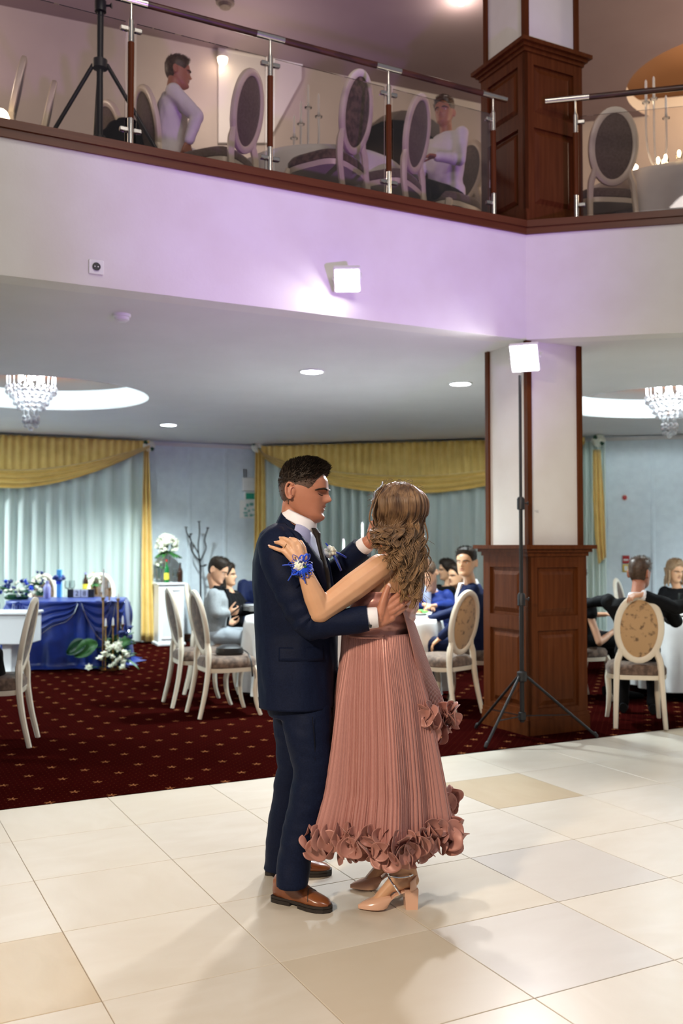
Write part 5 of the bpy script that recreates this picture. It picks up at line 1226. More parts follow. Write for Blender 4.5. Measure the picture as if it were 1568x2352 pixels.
# 9 guest at the right edge resting a hand on the chair back
J, f, l, mid = seated(V3((3.42, 7.75, .55)), (-.25, .97), .05, .21, .50)
J['sh'] = [mid-l*.20, mid+l*.20]; J['wr'] = [J['sh'][0]-Z*.3+f*.3, PX(1478, 1366, 7.36)]; J['el'] = [J['sh'][0]-Z*.27+f*.1, PX(1550, 1396, 7.42)]
J['hand'] = (None, (V3((-.95, -.05, -.05)), V3((0, .25, -1)), -1, (.5, .6, .4)))
person('guest in black at the right edge with a hand on the chair back', V3((3.42, 7.75, CZ)), J, mid+Z*.20+f*.02, (-.3, .95, 0), dict(top='suit_black', legs='suit_black', collar='shirt_white', skin='skin_warm'), group=GP, seed=10)
E9 = [o for o in bpy.data.objects if o.get('label', '').startswith('guest in black at the right edge')][0]
MB().tube([PX(1488, 1371, 7.367), PX(1474, 1365, 7.359)], .037, 16).build('shirt_cuff', 'shirt_white', E9)
# 10 woman in black with a bare forearm beside the plinth
J, f, l, mid = seated(V3((2.16, 8.85, .55)), (.95, .25), .08, .17, .46)
J['el'] = [PX(1376, 1476, 8.62), mid+l*.2-Z*.26+f*.1]; J['wr'] = [PX(1415, 1445, 8.8), mid+l*.1-Z*.25+f*.32]
person('woman in black with bare forearms beside the plinth', V3((2.16, 8.85, CZ)), J, PX(1322, 1335, 8.9), (.9, .35, -.1), dict(top='black_cloth', legs='black_cloth', top_name='dress', bare_arms=True, skin='skin_warm', hair='hair_dark'), fem=1, group=GP, seed=11)
# 11 fair haired woman at the far right
J, f, l, mid = seated(PX(1560, 1470, 10.45), (-.3, -.95), .05, .17, .46)
person('fair curly haired woman behind the green plant', V3((J['pel'].x, J['pel'].y, CZ)), J, PX(1550, 1312, 10.4), (.25, -.9, -.2), dict(top='black_cloth', legs='black_cloth', top_name='dress', skin='skin_fair', hair='hair_fair', hang=.10), fem=1, group=GP, seed=12)
# 12 balcony: man in white shirt
f12 = V3((.96, .25, 0)); J, f, l, mid = seated(PX(384, 345, 7.35), f12, .04, .19, .54, ground=HF)
J['pel'] = V3((J['pel'].x, J['pel'].y, HF+.55)); d_ = J['pel']; J, f, l, mid = seated(d_, f12, .06, .19, .52, ground=HF)
J['el'] = [PX(452, 268, 7.12), mid+l*.24-Z*.25+f*.1]; J['wr'] = [PX(432, 326, 7.12), mid+l*.1-Z*.4+f*.25]
J['hand'] = ((V3((-.3, .1, -1)), V3((-.5, .5, 0)), 1, (.3, .4, .3)), None)
hc12 = atZ(402, 176, mid.z+.235)
person('man in a white shirt seated on the balcony turning away', V3((d_.x, d_.y, HF)), J, V3((mid.x+.05, mid.y, mid.z+.225)), (.93, .35, -.05), dict(top='shirt_white', legs='suit_black', top_name='shirt', skin='skin_tan', hair='hair_brown'), group='guests on the balcony', seed=13)
# 13 balcony: second man
h13 = PX(1012, 250, 8.0); d_ = V3((h13.x+.06, h13.y+.08, HF+.55)); J, f, l, mid = seated(d_, (-.65, -.6), .02, .19, .52, ground=HF)
person('man in a white shirt on the balcony facing the hall', V3((d_.x, d_.y, HF)), J, V3((mid.x-.02, mid.y-.03, mid.z+.225)), (-.45, -.9, -.05), dict(top='shirt_white', legs='suit_black', top_name='shirt', skin='skin_tan', hair='hair_brown'), group='guests on the balcony', seed=14)
_c = chair(CH_T, V3((d_.x, d_.y, HF)), (-.65, -.6, 0), 'balcony chair under the second seated man', GB)
# 14 left edge guest
J, f, l, mid = seated(V3((-2.52, 6.82, .55)), (-.98, -.15), .14, .20, .50)
person('guest in black cut by the left edge of the photo', V3((-2.52, 6.82, CZ)), J, mid+Z*.2+f*.05, (-.98, -.2, -.1), dict(top='suit_black', legs='suit_black', collar='shirt_white', skin='skin_warm', face=False), group=GP, seed=15)
# black jacket hung over the low balcony chair
pj = atZ(292, 318, HF+.80); E = wempty('black_jacket', V3((pj.x, pj.y, HF)), label='black jacket hung over a chair beside the first railing post', cat='jacket')
jb = MB(); jb.loft([(pj-Z*.50, V*.20, U*.10), (pj-Z*.25, V*.22, U*.12), (pj, V*.21, U*.11), (pj+Z*.10, V*.14, U*.08), (pj+Z*.13, V*.05, U*.04)], 24, 2.2); jb.caps(pj+V*.17-Z*.02, pj+V*.23-Z*.42, .06, .05); jb.caps(pj-V*.17-Z*.02, pj-V*.23-Z*.42, .06, .05)
jm = mobj('jacket_shell', blob(jb, .012, 4, 'jacket', .008, (9, 9, 6), 4), 'suit_black', E)
MB().tube([pj+V*.07*math.cos(a)+U*.05*math.sin(a)+Z*.13 for a in np.linspace(0, 2*PI, 18, endpoint=False)], .014, 8, True).build('jacket_collar', 'black_cloth', E)
# ================================================================ the dancing man
mat('tie_dark', (.008, .006, .0045), .6, spec=.2, color2=(.014, .010, .007), nscale=90); mat('lit_shirt_and_ribbon', (.38, .40, .62), .5); mat('brown_leather', (.16, .045, .014), .28, color2=(.24, .08, .028), nscale=10, coat=.3); mat('dark_sole', (.018, .012, .009), .55)
man = wempty('person', V3((-.17, 3.93, 0)), label='man in a navy suit dancing with the woman in pink', cat='person', group='dancing couple')
FM = V3((.99, -.14, 0)).normalized(); LM = Z.cross(FM); YM = 3.93
def cpx(px, Y): return (px-784)/FPX*Y
def zpx(py, Y): return atY(784, py, Y).z
# ---- trunk sections of the jacket: (photo row, centre column, half depth, half width)
JS = [(1205, 672, .066, .078), (1214, 668, .088, .125), (1226, 666, .108, .185), (1248, 665, .120, .212), (1290, 668, .144, .205), (1340, 671, .152, .192), (1400, 676, .154, .180), (1450, 682, .160, .176), (1520, 683, .155, .186), (1575, 685, .151, .192), (1616, 686, .150, .197)]
zz = [zpx(r[0], YM) for r in JS]
def jsec(z):
    k = [interp(-z, [-q for q in zz], [r[i] for r in JS]) for i in (1, 2, 3)]; return V3((cpx(k[0], YM), YM, z)), k[1], k[2]
def jpt(th, z, off=0):
    c, a, b = jsec(z); p = 2/2.35; cx, sx = math.cos(th), math.sin(th)
    return c+FM*(a+off)*math.copysign(abs(cx)**p, cx)+LM*(b+off)*math.copysign(abs(sx)**p, sx)
zbtn = zpx(1418, YM); ztop = zz[0]; zhem = zz[-1]
def opening(z): return interp(-z, [-ztop, -zpx(1290, YM), -zpx(1350, YM), -zbtn, -zpx(1540, YM), -zhem], [1.75, .42, .24, .015, .02, .20]) if z < zpx(1290, YM) else interp(-z, [-ztop, -zpx(1226, YM), -zpx(1250, YM), -zpx(1290, YM)], [1.75, 1.05, .74, .42])
def jrow(j): return lerp(ztop, zhem, j)
def fold(th, z):
    return .0045*mnoise.noise(V3((math.cos(th)*2.2, math.sin(th)*2.2, z*7)))+.003*mnoise.noise(V3((math.cos(th)*5+9, math.sin(th)*5, z*13)))
def jbody(i, j):
    z = jrow(j); o = opening(z); th = lerp(o, 2*PI-o, i); d = fold(th, z); d -= .006*_g(th-PI, .05)*max(0, min(1, (zpx(1500, YM)-z)/.05)); return jpt(th, z, d)
jk = thick(MB().grid(jbody, 150, 90).build('jacket', 'suit_navy', man, True, None, fix=False), .006, -1)
# lapels, collar
for s in (1, -1):
    def lap(i, j, s=s):
        z = lerp(zpx(1216, YM), zbtn+.004, j); o = opening(z); w = interp(j, [0, .18, .34, .38, .75, 1], [.12, .26, .48, .42, .24, .03]); th = o-.015+w*i; return jpt(s*th, z, .007+.006*math.sin(PI*i)+.004*(1-i))
    thick(MB().grid(lap, 10, 50).build('lapel', 'suit_navy', jk, True, None, fix=False), .004, 1)
def coll(i, j):    # turned-down jacket collar, high at the nape, running low to the lapels
    th = lerp(1.05, 2*PI-1.05, i); bk = max(0, -math.cos(th)); fr_ = max(0, math.cos(th)); py = lerp(1176, 1216, j) + lerp(28, 12, j)*(1-bk)+20*fr_; px = lerp(679, 668, j)
    a, b = lerp(.060, .074, j), lerp(.070, .094, j); return V3((cpx(px, YM), YM, zpx(py, YM)))+FM*a*math.cos(th)+LM*b*math.sin(th)
thick(MB().grid(coll, 60, 9).build('jacket_collar', 'suit_navy', jk, True, None, fix=False), .005, 1)
# pocket flap, side seam, buttons on the near side
def flap(i, j): z = lerp(zpx(1476, YM), zpx(1506, YM), j); return jpt(lerp(-1.75, -.70, i), z, .006+.003*j)
thick(MB().grid(flap, 24, 5).build('pocket_flap', 'suit_navy', jk, True, None, fix=False), .004, 1)
MB().tube([jpt(-1.35, z, .0015) for z in np.linspace(zpx(1510, YM), zhem+.01, 10)], .0012, 6).build('front_dart_seam', 'black_cloth', jk)
MB().tube([jpt(PI+.35, z, .001) for z in np.linspace(zpx(1440, YM), zhem+.01, 16)], .0016, 6).build('back_vent_edge', 'black_cloth', jk)
# sleeves
def sleeve(pts, rad, name, seed, cuffdir=None):
    mb = MB(); P_ = smoothpath(pts, 7); n = len(P_); R_ = [interp(i/(n-1), np.linspace(0, 1, len(rad)), rad) for i in range(n)]
    mb.tube(P_, R_, 36); k = 36
    vs = []
    for q, v in enumerate(mb.v):
        i = q//k; c = P_[i]; d = V3(v)-c; t = i/(n-1); el_ = _g(t-.55, .2)
        w = .006*mnoise.noise(V3(v)*14+V3((seed, 0, 0)))+.004*mnoise.noise(V3(v)*30)+.005*el_*math.sin(t*75+3*mnoise.noise(V3(v)*6)); vs.append(tuple(c+d*(1+w/max(.02, d.length))))
    mb.v = vs; return mb.build(name, 'suit_navy', jk, True, 60, fix=False)
SR, ER, WR_ = PX(640, 1262, 3.775), PX(708, 1426, 3.70), PX(866, 1420, 3.685)
sleeve([PX(640, 1228, 3.86), PX(637, 1252, 3.79), PX(645, 1290, 3.745), PX(672, 1360, 3.715), PX(702, 1420, 3.70), PX(722, 1434, 3.695), PX(770, 1430, 3.69), PX(845, 1421, 3.685)], [.035, .078, .080, .072, .064, .058, .052, .047], 'sleeve', 1)
EL, WL_ = PX(748, 1338, 4.14), PX(846, 1246, 4.02)
sleeve([PX(672, 1228, 4.04), PX(678, 1252, 4.10), PX(695, 1290, 4.14), PX(728, 1330, 4.15), PX(752, 1333, 4.14), PX(780, 1308, 4.11), PX(832, 1258, 4.04)], [.035, .078, .076, .068, .062, .054, .045], 'sleeve', 2)
def cuff(p0, p1, r, name='shirt_cuff'):
    p0, p1 = V3(p0), V3(p1); mb = MB(); mb.tube([p0, p0.lerp(p1, .2), p0.lerp(p1, .92), p1], [r*.97, r, r*.97, r*.9], 28); return mb.build(name, 'shirt_white', man)
ck = cuff(PX(834, 1421, 3.685), PX(868, 1418, 3.682), .041); cuff(PX(824, 1264, 4.05), PX(844, 1248, 4.025), .037)
p = PX(850, 1438, 3.64); MB().box(p, (.012, .006, .012), Matrix.Rotation(.2, 3, 'Y'), .0015).build('cufflink', 'black_plastic', ck, False)
# ---- shirt, tie
def shirt(i, j):
    z = lerp(zpx(1204, YM), zbtn-.02, j); th = lerp(-1.15, 1.15, i); return jpt(th, z, -.010)
thick(MB().grid(shirt, 30, 24).build('shirt_front', 'lit_shirt_and_ribbon', man, True, None, fix=False), .003, -1)  # white shirt, the blue-purple light on it put into its lavender colour
hR = (V3((.965, -.20, -.11))); HM = PX(699, 1131, 3.93); hcM, hRM = head_frame(HM, hR, V3((.10, 0, 1))); SM = 1.045
def scol(i, j):    # tilted stand-and-fall collar
    th = lerp(-PI, PI, i); bk = .5-.5*math.cos(th); c = PX(688, 1196, YM); up_ = V3((.30, 0, .95)); t = j
    r = lerp(.0615, .0665, abs(t*2-1)) if t < .5 else lerp(.0615, .075, (t-.5)*2); h = lerp(-.012, .026, t*2) if t < .5 else lerp(.026, -.012-.014*(1-bk)**2, (t-.5)*2)
    ax = V3((.92, -.1, -.44)).normalized(); return c+ax*r*1.10*math.cos(th)+LM*r*.98*math.sin(th)+up_*h
thick(MB().grid(scol, 60, 13).build('shirt_collar', 'shirt_white', man, True, None, fix=False), .003)
def tiep(t): return jpt(-.25, lerp(zpx(1213, YM), zbtn+.005, t), .006)+V3((interp(t, [0, .15, 1], [.012, .010, 0]), 0, 0))
MB().loft([(tiep(t), LM*w, FM*d) for t, w, d in ((0, .017, .010), (.06, .021, .015), (.12, .014, .010), (.2, .024, .009), (.5, .036, .009), (.8, .042, .009), (1, .044, .008))], 16, 2.6).build('tie', 'tie_dark', man)
# ---- boutonniere on the far lapel
bt = jpt(.47, zpx(1268, YM), .03); bo = MB(); rnd = random.Random(3)
for k in range(26):
    d = V3((rnd.gauss(0, 1), rnd.gauss(0, 1), rnd.gauss(0, 1))).normalized(); bo.ell(bt+d*.020, (.010, .010, .009), 7, 6)
bf = bo.build('boutonniere', 'white_petal', man)
for (dx, dz, L_, wd_, m_) in ((.014, -.022, .070, .032, 'blue_ribbon'), (.026, -.006, .060, .026, 'blue_ribbon'), (-.010, .022, .04, .014, 'blue_ribbon'), (.022, -.030, .065, .014, 'lit_shirt_and_ribbon'), (-.008, -.014, .035, .014, 'dark_leaf')):
    blade(bt+V3((dx*.4, 0, dz*.4)), V3((dx, -.003, dz)), L_, wd_, m_, bf, 'ribbon_tail' if m_ != 'dark_leaf' else 'leaf', .2)
# ---- trousers
hipR, hipL = PX(694, 1560, 3.86), PX(684, 1560, 4.02); kR, kL = PX(712, 1790, 3.80), PX(664, 1782, 4.05); aR, aL = PX(668, 2004, 3.79), PX(641, 1972, 4.12)
t = MB(); t.loft([(PX(684, 1500, YM), FM*.135, LM*.165), (PX(686, 1580, YM), FM*.140, LM*.175), (PX(688, 1640, YM), FM*.120, LM*.165)], 28, 2.3)
def leg(mb, pts, rx, ry): mb.loft([(p, FM*a, LM*b) for p, a, b in zip(pts, rx, ry)], 24, 2.1)
leg(t, [PX(695, 1590, 3.85), PX(706, 1680, 3.82), PX(718, 1770, 3.80), PX(709, 1830, 3.795), PX(692, 1900, 3.79), PX(676, 1970, 3.78), PX(670, 2034, 3.765)], [.110, .097, .077, .075, .072, .066, .064], [.095, .09, .08, .076, .074, .070, .068])
leg(t, [PX(683, 1590, 4.01), PX(680, 1680, 4.03), PX(676, 1760, 4.05), PX(664, 1830, 4.07), PX(652, 1900, 4.09), PX(643, 1960, 4.11), PX(640, 1996, 4.115)], [.115, .092, .072, .072, .070, .066, .066], [.095, .09, .08, .076, .074, .070, .068])
me = blob(t, .006, 5, 'trousers', .0045, (9, 9, 13), 5); trs = mobj('trousers', me, 'suit_navy', man)
MB().tube([PX(718+q[0], q[1], 3.79) + V3((0, -.062, 0)) for q in ((0, 1640), (6, 1700), (6, 1780), (-4, 1840), (-22, 1920), (-38, 1990))], .0014, 6).build('side_seam', 'black_cloth', trs)
# ---- shoes
def oxford(heel, d, L, gz=.0):
    d = V3((d[0], d[1], 0)).normalized(); s = Z.cross(d); h = V3(heel); h.z = gz; E = MB()
    def P_(x, y, z): return h+d*x*L+s*y+Z*z
    sole = [(0, .026), (.03, .031), (.15, .034), (.35, .031), (.5, .037), (.68, .046), (.82, .044), (.93, .032), (1.0, .010)]
    out = [P_(x, w, 0) for x, w in sole]+[P_(x, -w, 0) for x, w in reversed(sole)]
    so = MB(); so.prism([P_(0, 0, 0)*0+q+Z*(.014 if (q-h).dot(d) > .3*L else .014) for q in out], (0, 0, 0), (0, 0, .012))
    so.prism([q for q in [P_(x, w, 0) for x, w in sole[:4]]+[P_(x, -w, 0) for x, w in reversed(sole[:4])]], (0, 0, 0.0), (0, 0, .018)); so.prism([q for q in [P_(x, w, 0) for x, w in sole[4:]]+[P_(x, -w, 0) for x, w in reversed(sole[4:])]], (0, 0, 0.002), (0, 0, .018))
    up = MB(); secs = []
    for x, w, ht_, zb in ((.015, .020, .030, .055), (.04, .028, .045, .065), (.14, .034, .062, .070), (.28, .036, .076, .074), (.40, .035, .060, .064), (.52, .037, .042, .052), (.66, .042, .027, .043), (.80, .041, .022, .038), (.91, .031, .018, .034), (.975, .014, .010, .030)):
        secs.append((P_(x, 0, zb-.006), s*w, Z*ht_))
    up.loft(secs, 24, 2.3); vs = [(v[0], v[1], max(v[2], .022+gz)) for v in up.v]; up.v = vs
    return so, up, P_
def mk_oxford(heel, d, L, parent):
    so, up, P_ = oxford(heel, d, L); sh = up.build('shoe', 'brown_leather', parent); so.build('shoe_sole', 'dark_sole', sh, False)
    for k, x in enumerate((.34, .41, .48, .55)):
        z = interp(x, [.34, .55], [.108, .082]); MB().tube([P_(x, -.018, z-.006), P_(x+.01, 0, z), P_(x, .018, z-.006)], .0022, 6).build('lace', 'dark_sole', sh)
    for s_ in (-1, 1): MB().tube(smoothpath([P_(.36, 0, .110), P_(.36, s_*.02, .120), P_(.40, s_*.034, .105), P_(.43, s_*.03, .092)], 4), .002, 6).build('lace_loop', 'dark_sole', sh)
    MB().tube(smoothpath([P_(.70, -.044, .04), P_(.66, -.025, .062), P_(.62, 0, .074), P_(.66, .025, .062), P_(.70, .044, .04)], 4), .0016, 6).build('wingtip_seam', 'dark_sole', sh)
    return sh
mk_oxford(atZ(630, 2066, 0), (.84, -.50), .265, man); mk_oxford(atZ(610, 2006, 0), (.97, -.05), .285, man)
# ---- body: head, neck, trunk, arms, legs and hands in one skin
b = MB(); add_head(b, HM, hR, V3((.10, 0, 1)), SM)
nb = PX(674, 1222, YM); b.caps(nb-Z*.03, hcM+hRM @ (V3((-.040, 0, -.06))*SM), .060, .047); b.caps(hcM+hRM @ (V3((-.036, 0, -.06))*SM), hcM+hRM @ (V3((-.015, 0, -.035))*SM), .050, .052)
b.loft([(jsec(z)[0], FM*(jsec(z)[1]-.04), LM*(jsec(z)[2]-.05)) for z in (zpx(1232, YM), zpx(1290, YM), zpx(1400, YM), zpx(1500, YM), zpx(1570, YM))], 20)
arm(b, SR, ER, WR_, (.048, .042, .040, .030)); arm(b, PX(680, 1258, 4.08), EL, WL_, (.048, .042, .040, .030))
for hp, kn_, an_ in ((hipR, kR, aR), (hipL, kL, aL)): b.caps(hp, kn_, .07, .05); b.caps(kn_, an_, .05, .036); b.caps(an_, V3((an_.x-.004, an_.y+.012, .085)), .030, .020)
# right hand on her back: palm, four fingers, thumb
w0 = PX(868, 1418, 3.682)
kn = [PX(897, 1379, 3.688), PX(903, 1391, 3.684), PX(904, 1404, 3.684), PX(899, 1417, 3.688)]
for k, q in enumerate(kn): b.caps(w0.lerp(q, .05)+V3((0, 0, (1.5-k)*.006)), q, .0165, .0125)
b.caps(PX(882, 1398, 3.685), PX(886, 1418, 3.685), .020, .020); b.caps(PX(874, 1430, 3.685), PX(900, 1420, 3.686), .019, .014)
fing = [[kn[0], PX(914, 1366, 3.692), PX(926, 1354, 3.706), PX(934, 1346, 3.724)], [kn[1], PX(920, 1378, 3.690), PX(933, 1366, 3.704), PX(941, 1359, 3.724)], [kn[2], PX(921, 1392, 3.692), PX(934, 1381, 3.706), PX(941, 1375, 3.724)], [kn[3], PX(916, 1407, 3.694), PX(927, 1399, 3.706), PX(933, 1394, 3.720)]]
for k, ch in enumerate(fing):
    rr_ = [.0115, .0102, .0092, .0078]; rr_ = [x*(1 if k < 3 else .88) for x in rr_]
    for q in range(3): b.caps(ch[q], ch[q+1], rr_[q], rr_[q+1], 12)
th_ = [PX(874, 1408, 3.676), PX(879, 1384, 3.672), PX(885, 1364, 3.674), PX(892, 1346, 3.678)]
for q in range(3): b.caps(th_[q], th_[q+1], (.020, .0155, .0138)[q], (.0158, .0138, .0115)[q], 12)
# left hand raised to hold hers
add_hand(b, WL_, (.22, .05, .95), (.95, -.1, -.2), 1, (.25, .5, .4), 1.0)
skin_man = mobj('body', blob(b, .0033, 2, 'body'), 'skin_tan', man)
face_details(skin_man, hcM, hRM, SM, 'hair_dark', 'lip_tan', True)
for s in (-1, 1):   # ear hollows read as a fold
    pts = [hcM+hRM @ (V3((-.026-.008*math.cos(a), s*.0835, -.004+.016*math.sin(a)))*SM) for a in np.linspace(-1.6, 1.9, 7)]; MB().tube(pts, .0018, 6).build('ear_fold', 'lip_tan', skin_man)
nl = th_[3]+V3((.002, -.0085, .003)); MB().ell(nl, Matrix((V3((.0062, 0, .002)), V3((0, .002, 0)), V3((-.003, 0, .0085)))).transposed(), 10, 8).build('thumb_nail', 'nail', skin_man)
# hair: faded sides, dense dark tufts on top
mat('hair_fade', (.10, .05, .032), .6, color2=(.055, .030, .02), nscale=240)
short_hair('hair_fade', man, hcM, hRM, SM, 'hair_fade', .006, .0028, HAIRLINE_M, 2600, 21, 0)
LINE_TOP = ([0, .5, .9, 1.2, 1.6, 2.2, PI], [.080, .070, .054, .036, .030, .004, -.034])
short_hair('hair', man, hcM, hRM, SM, 'hair_dark', .014, .0040, LINE_TOP, 5200, 22, .010)
# ================================================================ the dancing woman
mat('rose_satin', (.55, .265, .225), .30, .30, color2=(.46, .205, .172), nscale=22, sheen=.4, stretch=(40, 40, .25), contrast=(.3, .7))
m = mat('rose_organza', (.52, .245, .20), .42, .1, sheen=.4); nt = m.node_tree; bs = nt.nodes['Principled BSDF']; tl = nd(nt, 'ShaderNodeBsdfTranslucent'); tl.inputs[0].default_value = (.60, .30, .24, 1); mx = nd(nt, 'ShaderNodeMixShader'); mx.inputs[0].default_value = .30
nt.links.new(bs.outputs[0], mx.inputs[1]); nt.links.new(tl.outputs[0], mx.inputs[2]); nt.links.new(mx.outputs[0], nt.nodes['Material Output'].inputs[0])
mat('nude_patent', (.70, .42, .29), .22, coat=.4); mat('sparkle', (.9, .92, .95), .12, 1)
m = mat('hair_honey', (.075, .038, .019), .40, color2=(.24, .138, .066), nscale=16, ndetail=5, stretch=(2.4, 2.4, .7), contrast=(.35, .68), sheen=.15, spec=.35)
nt = m.node_tree; tc_ = nd(nt, 'ShaderNodeTexCoord'); sp3 = nd(nt, 'ShaderNodeSeparateXYZ'); nt.links.new(tc_.outputs['Object'], sp3.inputs[0]); mr = nd(nt, 'ShaderNodeMapRange'); mr.inputs[1].default_value = 1.50; mr.inputs[2].default_value = 1.20; mr.inputs[3].default_value = 0; mr.inputs[4].default_value = .5; nt.links.new(sp3.outputs[2], mr.inputs[0])
mx = nd(nt, 'ShaderNodeMix', data_type='RGBA'); bs = nt.nodes['Principled BSDF']; src = bs.inputs['Base Color'].links[0].from_socket; nt.links.new(mr.outputs[0], mx.inputs[0]); nt.links.new(src, mx.inputs[6]); mx.inputs[7].default_value = (.40, .23, .098, 1); nt.links.new(mx.outputs[2], bs.inputs['Base Color'])
wom = wempty('person', V3((.17, 3.86, 0)), label='woman in a pleated pink dress dancing with her back turned', cat='person', group='dancing couple')
FW = V3((-.75, .66, 0)).normalized(); SW = V3((.66, .75, 0)).normalized(); YW = 3.87
shL_, shR_ = PX(872, 1303, 3.745), PX(962, 1296, 3.98)
eL_, wL_ = PX(736, 1404, 3.655), PX(697, 1308, 3.625)
b = MB(); HWc = PX(912, 1172, 3.87); HWf = V3((-.62, .78, -.06)); hcW, hRW = add_head(b, HWc, HWf, Z, .98, 1)
mid = (shL_+shR_)/2; b.caps(mid-Z*.02, hcW+hRW @ V3((-.03, 0, -.08)), .052, .047); b.caps(hcW+hRW @ V3((-.03, 0, -.08)), hcW, .048, .055)
def wsec(py, px, hw, hd, yy=YW): return (PX(px, py, yy), SW*hw, FW*hd)
TR = [wsec(1500, 868, .110, .085), wsec(1455, 868, .122, .094), wsec(1400, 880, .137, .104), wsec(1358, 892, .150, .110), wsec(1325, 902, .158, .098), wsec(1300, 912, .150, .075), wsec(1284, 914, .10, .058), wsec(1270, 914, .055, .048)]
b.loft(TR, 28, 2.3)
b.ell(PX(893, 1325, 3.80), Matrix((SW*.055, FW*.055, Z*.07)).transposed())
b.caps(shL_, shL_.lerp(eL_, .45), .054, .055); b.caps(shL_.lerp(eL_, .45), eL_, .055, .045); b.caps(eL_, eL_.lerp(wL_, .35), .045, .043); b.caps(eL_.lerp(wL_, .35), wL_, .043, .0265)
b.caps(eL_+V3((-.012, 0, -.012)), eL_, .032, .036)
# right arm raised to his left hand
wr2 = PX(872, 1240, 4.08); el2 = PX(905, 1320, 4.20); b.caps(shR_, el2, .046, .038); b.caps(el2, wr2, .036, .024); add_hand(b, wr2, (.05, .1, .98), (-.3, .9, 0), -1, (.2, .3, .3), .86)
# left hand lying on his shoulder
kn = [PX(687, 1252, 3.634), PX(671, 1249, 3.632), PX(660, 1256, 3.634), PX(653, 1266, 3.638)]
for k, q in enumerate(kn): b.caps(wL_.lerp(q, .04), q, .0185, .0115)
b.caps(PX(684, 1283, 3.628), PX(668, 1266, 3.634), .018, .015); b.caps(PX(690, 1280, 3.63), PX(680, 1262, 3.634), .016, .013)
fw = [[kn[0], PX(681, 1243, 3.634), PX(674, 1239, 3.640), PX(667, 1237, 3.652)], [kn[1], PX(661, 1241, 3.632), PX(652, 1237, 3.640), PX(644, 1236, 3.652)], [kn[2], PX(648, 1249, 3.634), PX(640, 1246, 3.641), PX(633, 1246, 3.652)], [kn[3], PX(638, 1262, 3.640), PX(628, 1258, 3.648), PX(619, 1255, 3.656)]]
for k, ch in enumerate(fw):
    rr_ = [x*(1, 1, .97, .86)[k] for x in (.0108, .0098, .0088, .0072)]
    for q in range(3): b.caps(ch[q], ch[q+1], rr_[q], rr_[q+1], 12)
b.caps(PX(700, 1282, 3.645), PX(697, 1258, 3.655), .014, .0105); b.caps(PX(697, 1258, 3.655), PX(690, 1244, 3.668), .0105, .008)
# legs
kWR, kWL = PX(862, 1760, 3.80), PX(850, 1740, 3.95); aWN, aWF = atZ(935, 2030, .075), None
ankN = PX(934, 1978, 3.78); ankF = PX(905, 1950, 3.975)
b.caps(PX(868, 1530, 3.80), kWR, .08, .055); b.caps(kWR, kWR.lerp(ankN, .35), .052, .055); b.caps(kWR.lerp(ankN, .35), ankN, .055, .032); b.caps(PX(864, 1530, 3.95), kWL, .08, .055); b.caps(kWL, ankF, .054, .032)
def foot_skin(mb, ank, toe, ball):
    return
def foot_old(mb, ank, toe, ball): mb.caps(ank, ank.lerp(ball, .5), .033, .030); mb.caps(ank.lerp(ball, .5), ball, .030, .026); mb.caps(ball, toe, .024, .013); mb.caps(ank, ank+Z*.0+V3((.02, 0, -.045)), .031, .027)
toeN, toeF = atZ(834, 2088, .018), atZ(815, 2038, .018); ballN, ballF = PX(868, 2073, 3.755), PX(838, 2028, 3.985)

for toe_, hl_, an_ in ((atZ(822, 2090, 0), atZ(950, 2084, 0), ankN), (atZ(804, 2043, 0), atZ(926, 2040, 0), ankF)):
    d_ = toe_-hl_; P_ = lambda x, z: hl_+d_*x+Z*z
    a0 = P_(.10, .170); b.caps(an_, a0, .031, .030); b.caps(a0, P_(.02, .105), .028, .025); b.caps(a0, P_(.36, .108), .029, .025); b.caps(P_(.02, .105), P_(.36, .085), .026, .022); b.caps(P_(.36, .102), P_(.62, .042), .025, .022); b.caps(P_(.62, .036), P_(.86, .022), .020, .012)
skin_w = mobj('body', blob(b, .0036, 4, 'body'), 'skin_fair', wom)
face_details(skin_w, hcW, hRW, .98, 'hair_brown', 'lip')
for ch in fw:
    d = (ch[3]-ch[2]).normalized(); n_ = (V3((0, -.6, .8))-d*V3((0, -.6, .8)).dot(d)).normalized(); s_ = d.cross(n_); MB().ell(ch[3]+d*.002+n_*.0045, Matrix((d*.0055, s_*.0042, n_*.0018)).transposed(), 10, 8).build('nail', 'nail', skin_w)
rg = kn[2].lerp(fw[2][1], .35); d = (fw[2][1]-kn[2]).normalized(); q_ = d.to_track_quat('Z', 'Y').to_matrix(); MB().tube([rg+q_ @ V3((.0102*math.cos(a), .0102*math.sin(a), 0)) for a in np.linspace(0, 2*PI, 20, endpoint=False)], .0014, 6, True).build('ring', 'gold_metal', wom)
# ---- bodice and pleated skirt
def bod(i, j):
    t = 2*PI*i; py = lerp(1358+5*math.cos(t*1.0+.6), 1458, j); c = PX(interp(py, [1325, 1358, 1400, 1458], [902, 893, 881, 868]), py, YW); hw = interp(py, [1325, 1358, 1400, 1458], [.164, .157, .146, .139]); hd = interp(py, [1325, 1358, 1400, 1458], [.108, .118, .113, .108])
    rp = .0022*math.sin(t*11+j*9)+.003*math.sin(j*26+2*math.sin(t*2)); p = 2/2.3; cx, sx = math.cos(t), math.sin(t); return c+SW*(hw+rp)*math.copysign(abs(cx)**p, cx)+FW*(hd+rp)*math.copysign(abs(sx)**p, sx)
bodice = thick(MB().grid(bod, 180, 34, True).build('bodice', 'rose_satin', wom, True, None, fix=False), .003, -1)
MB().tube([bod(i/90, .99)+(bod(i/90, .99)-PX(868, 1457, YW)).normalized()*.002 for i in range(90)], .005, 8, True).build('waist_band', 'rose_satin', bodice)
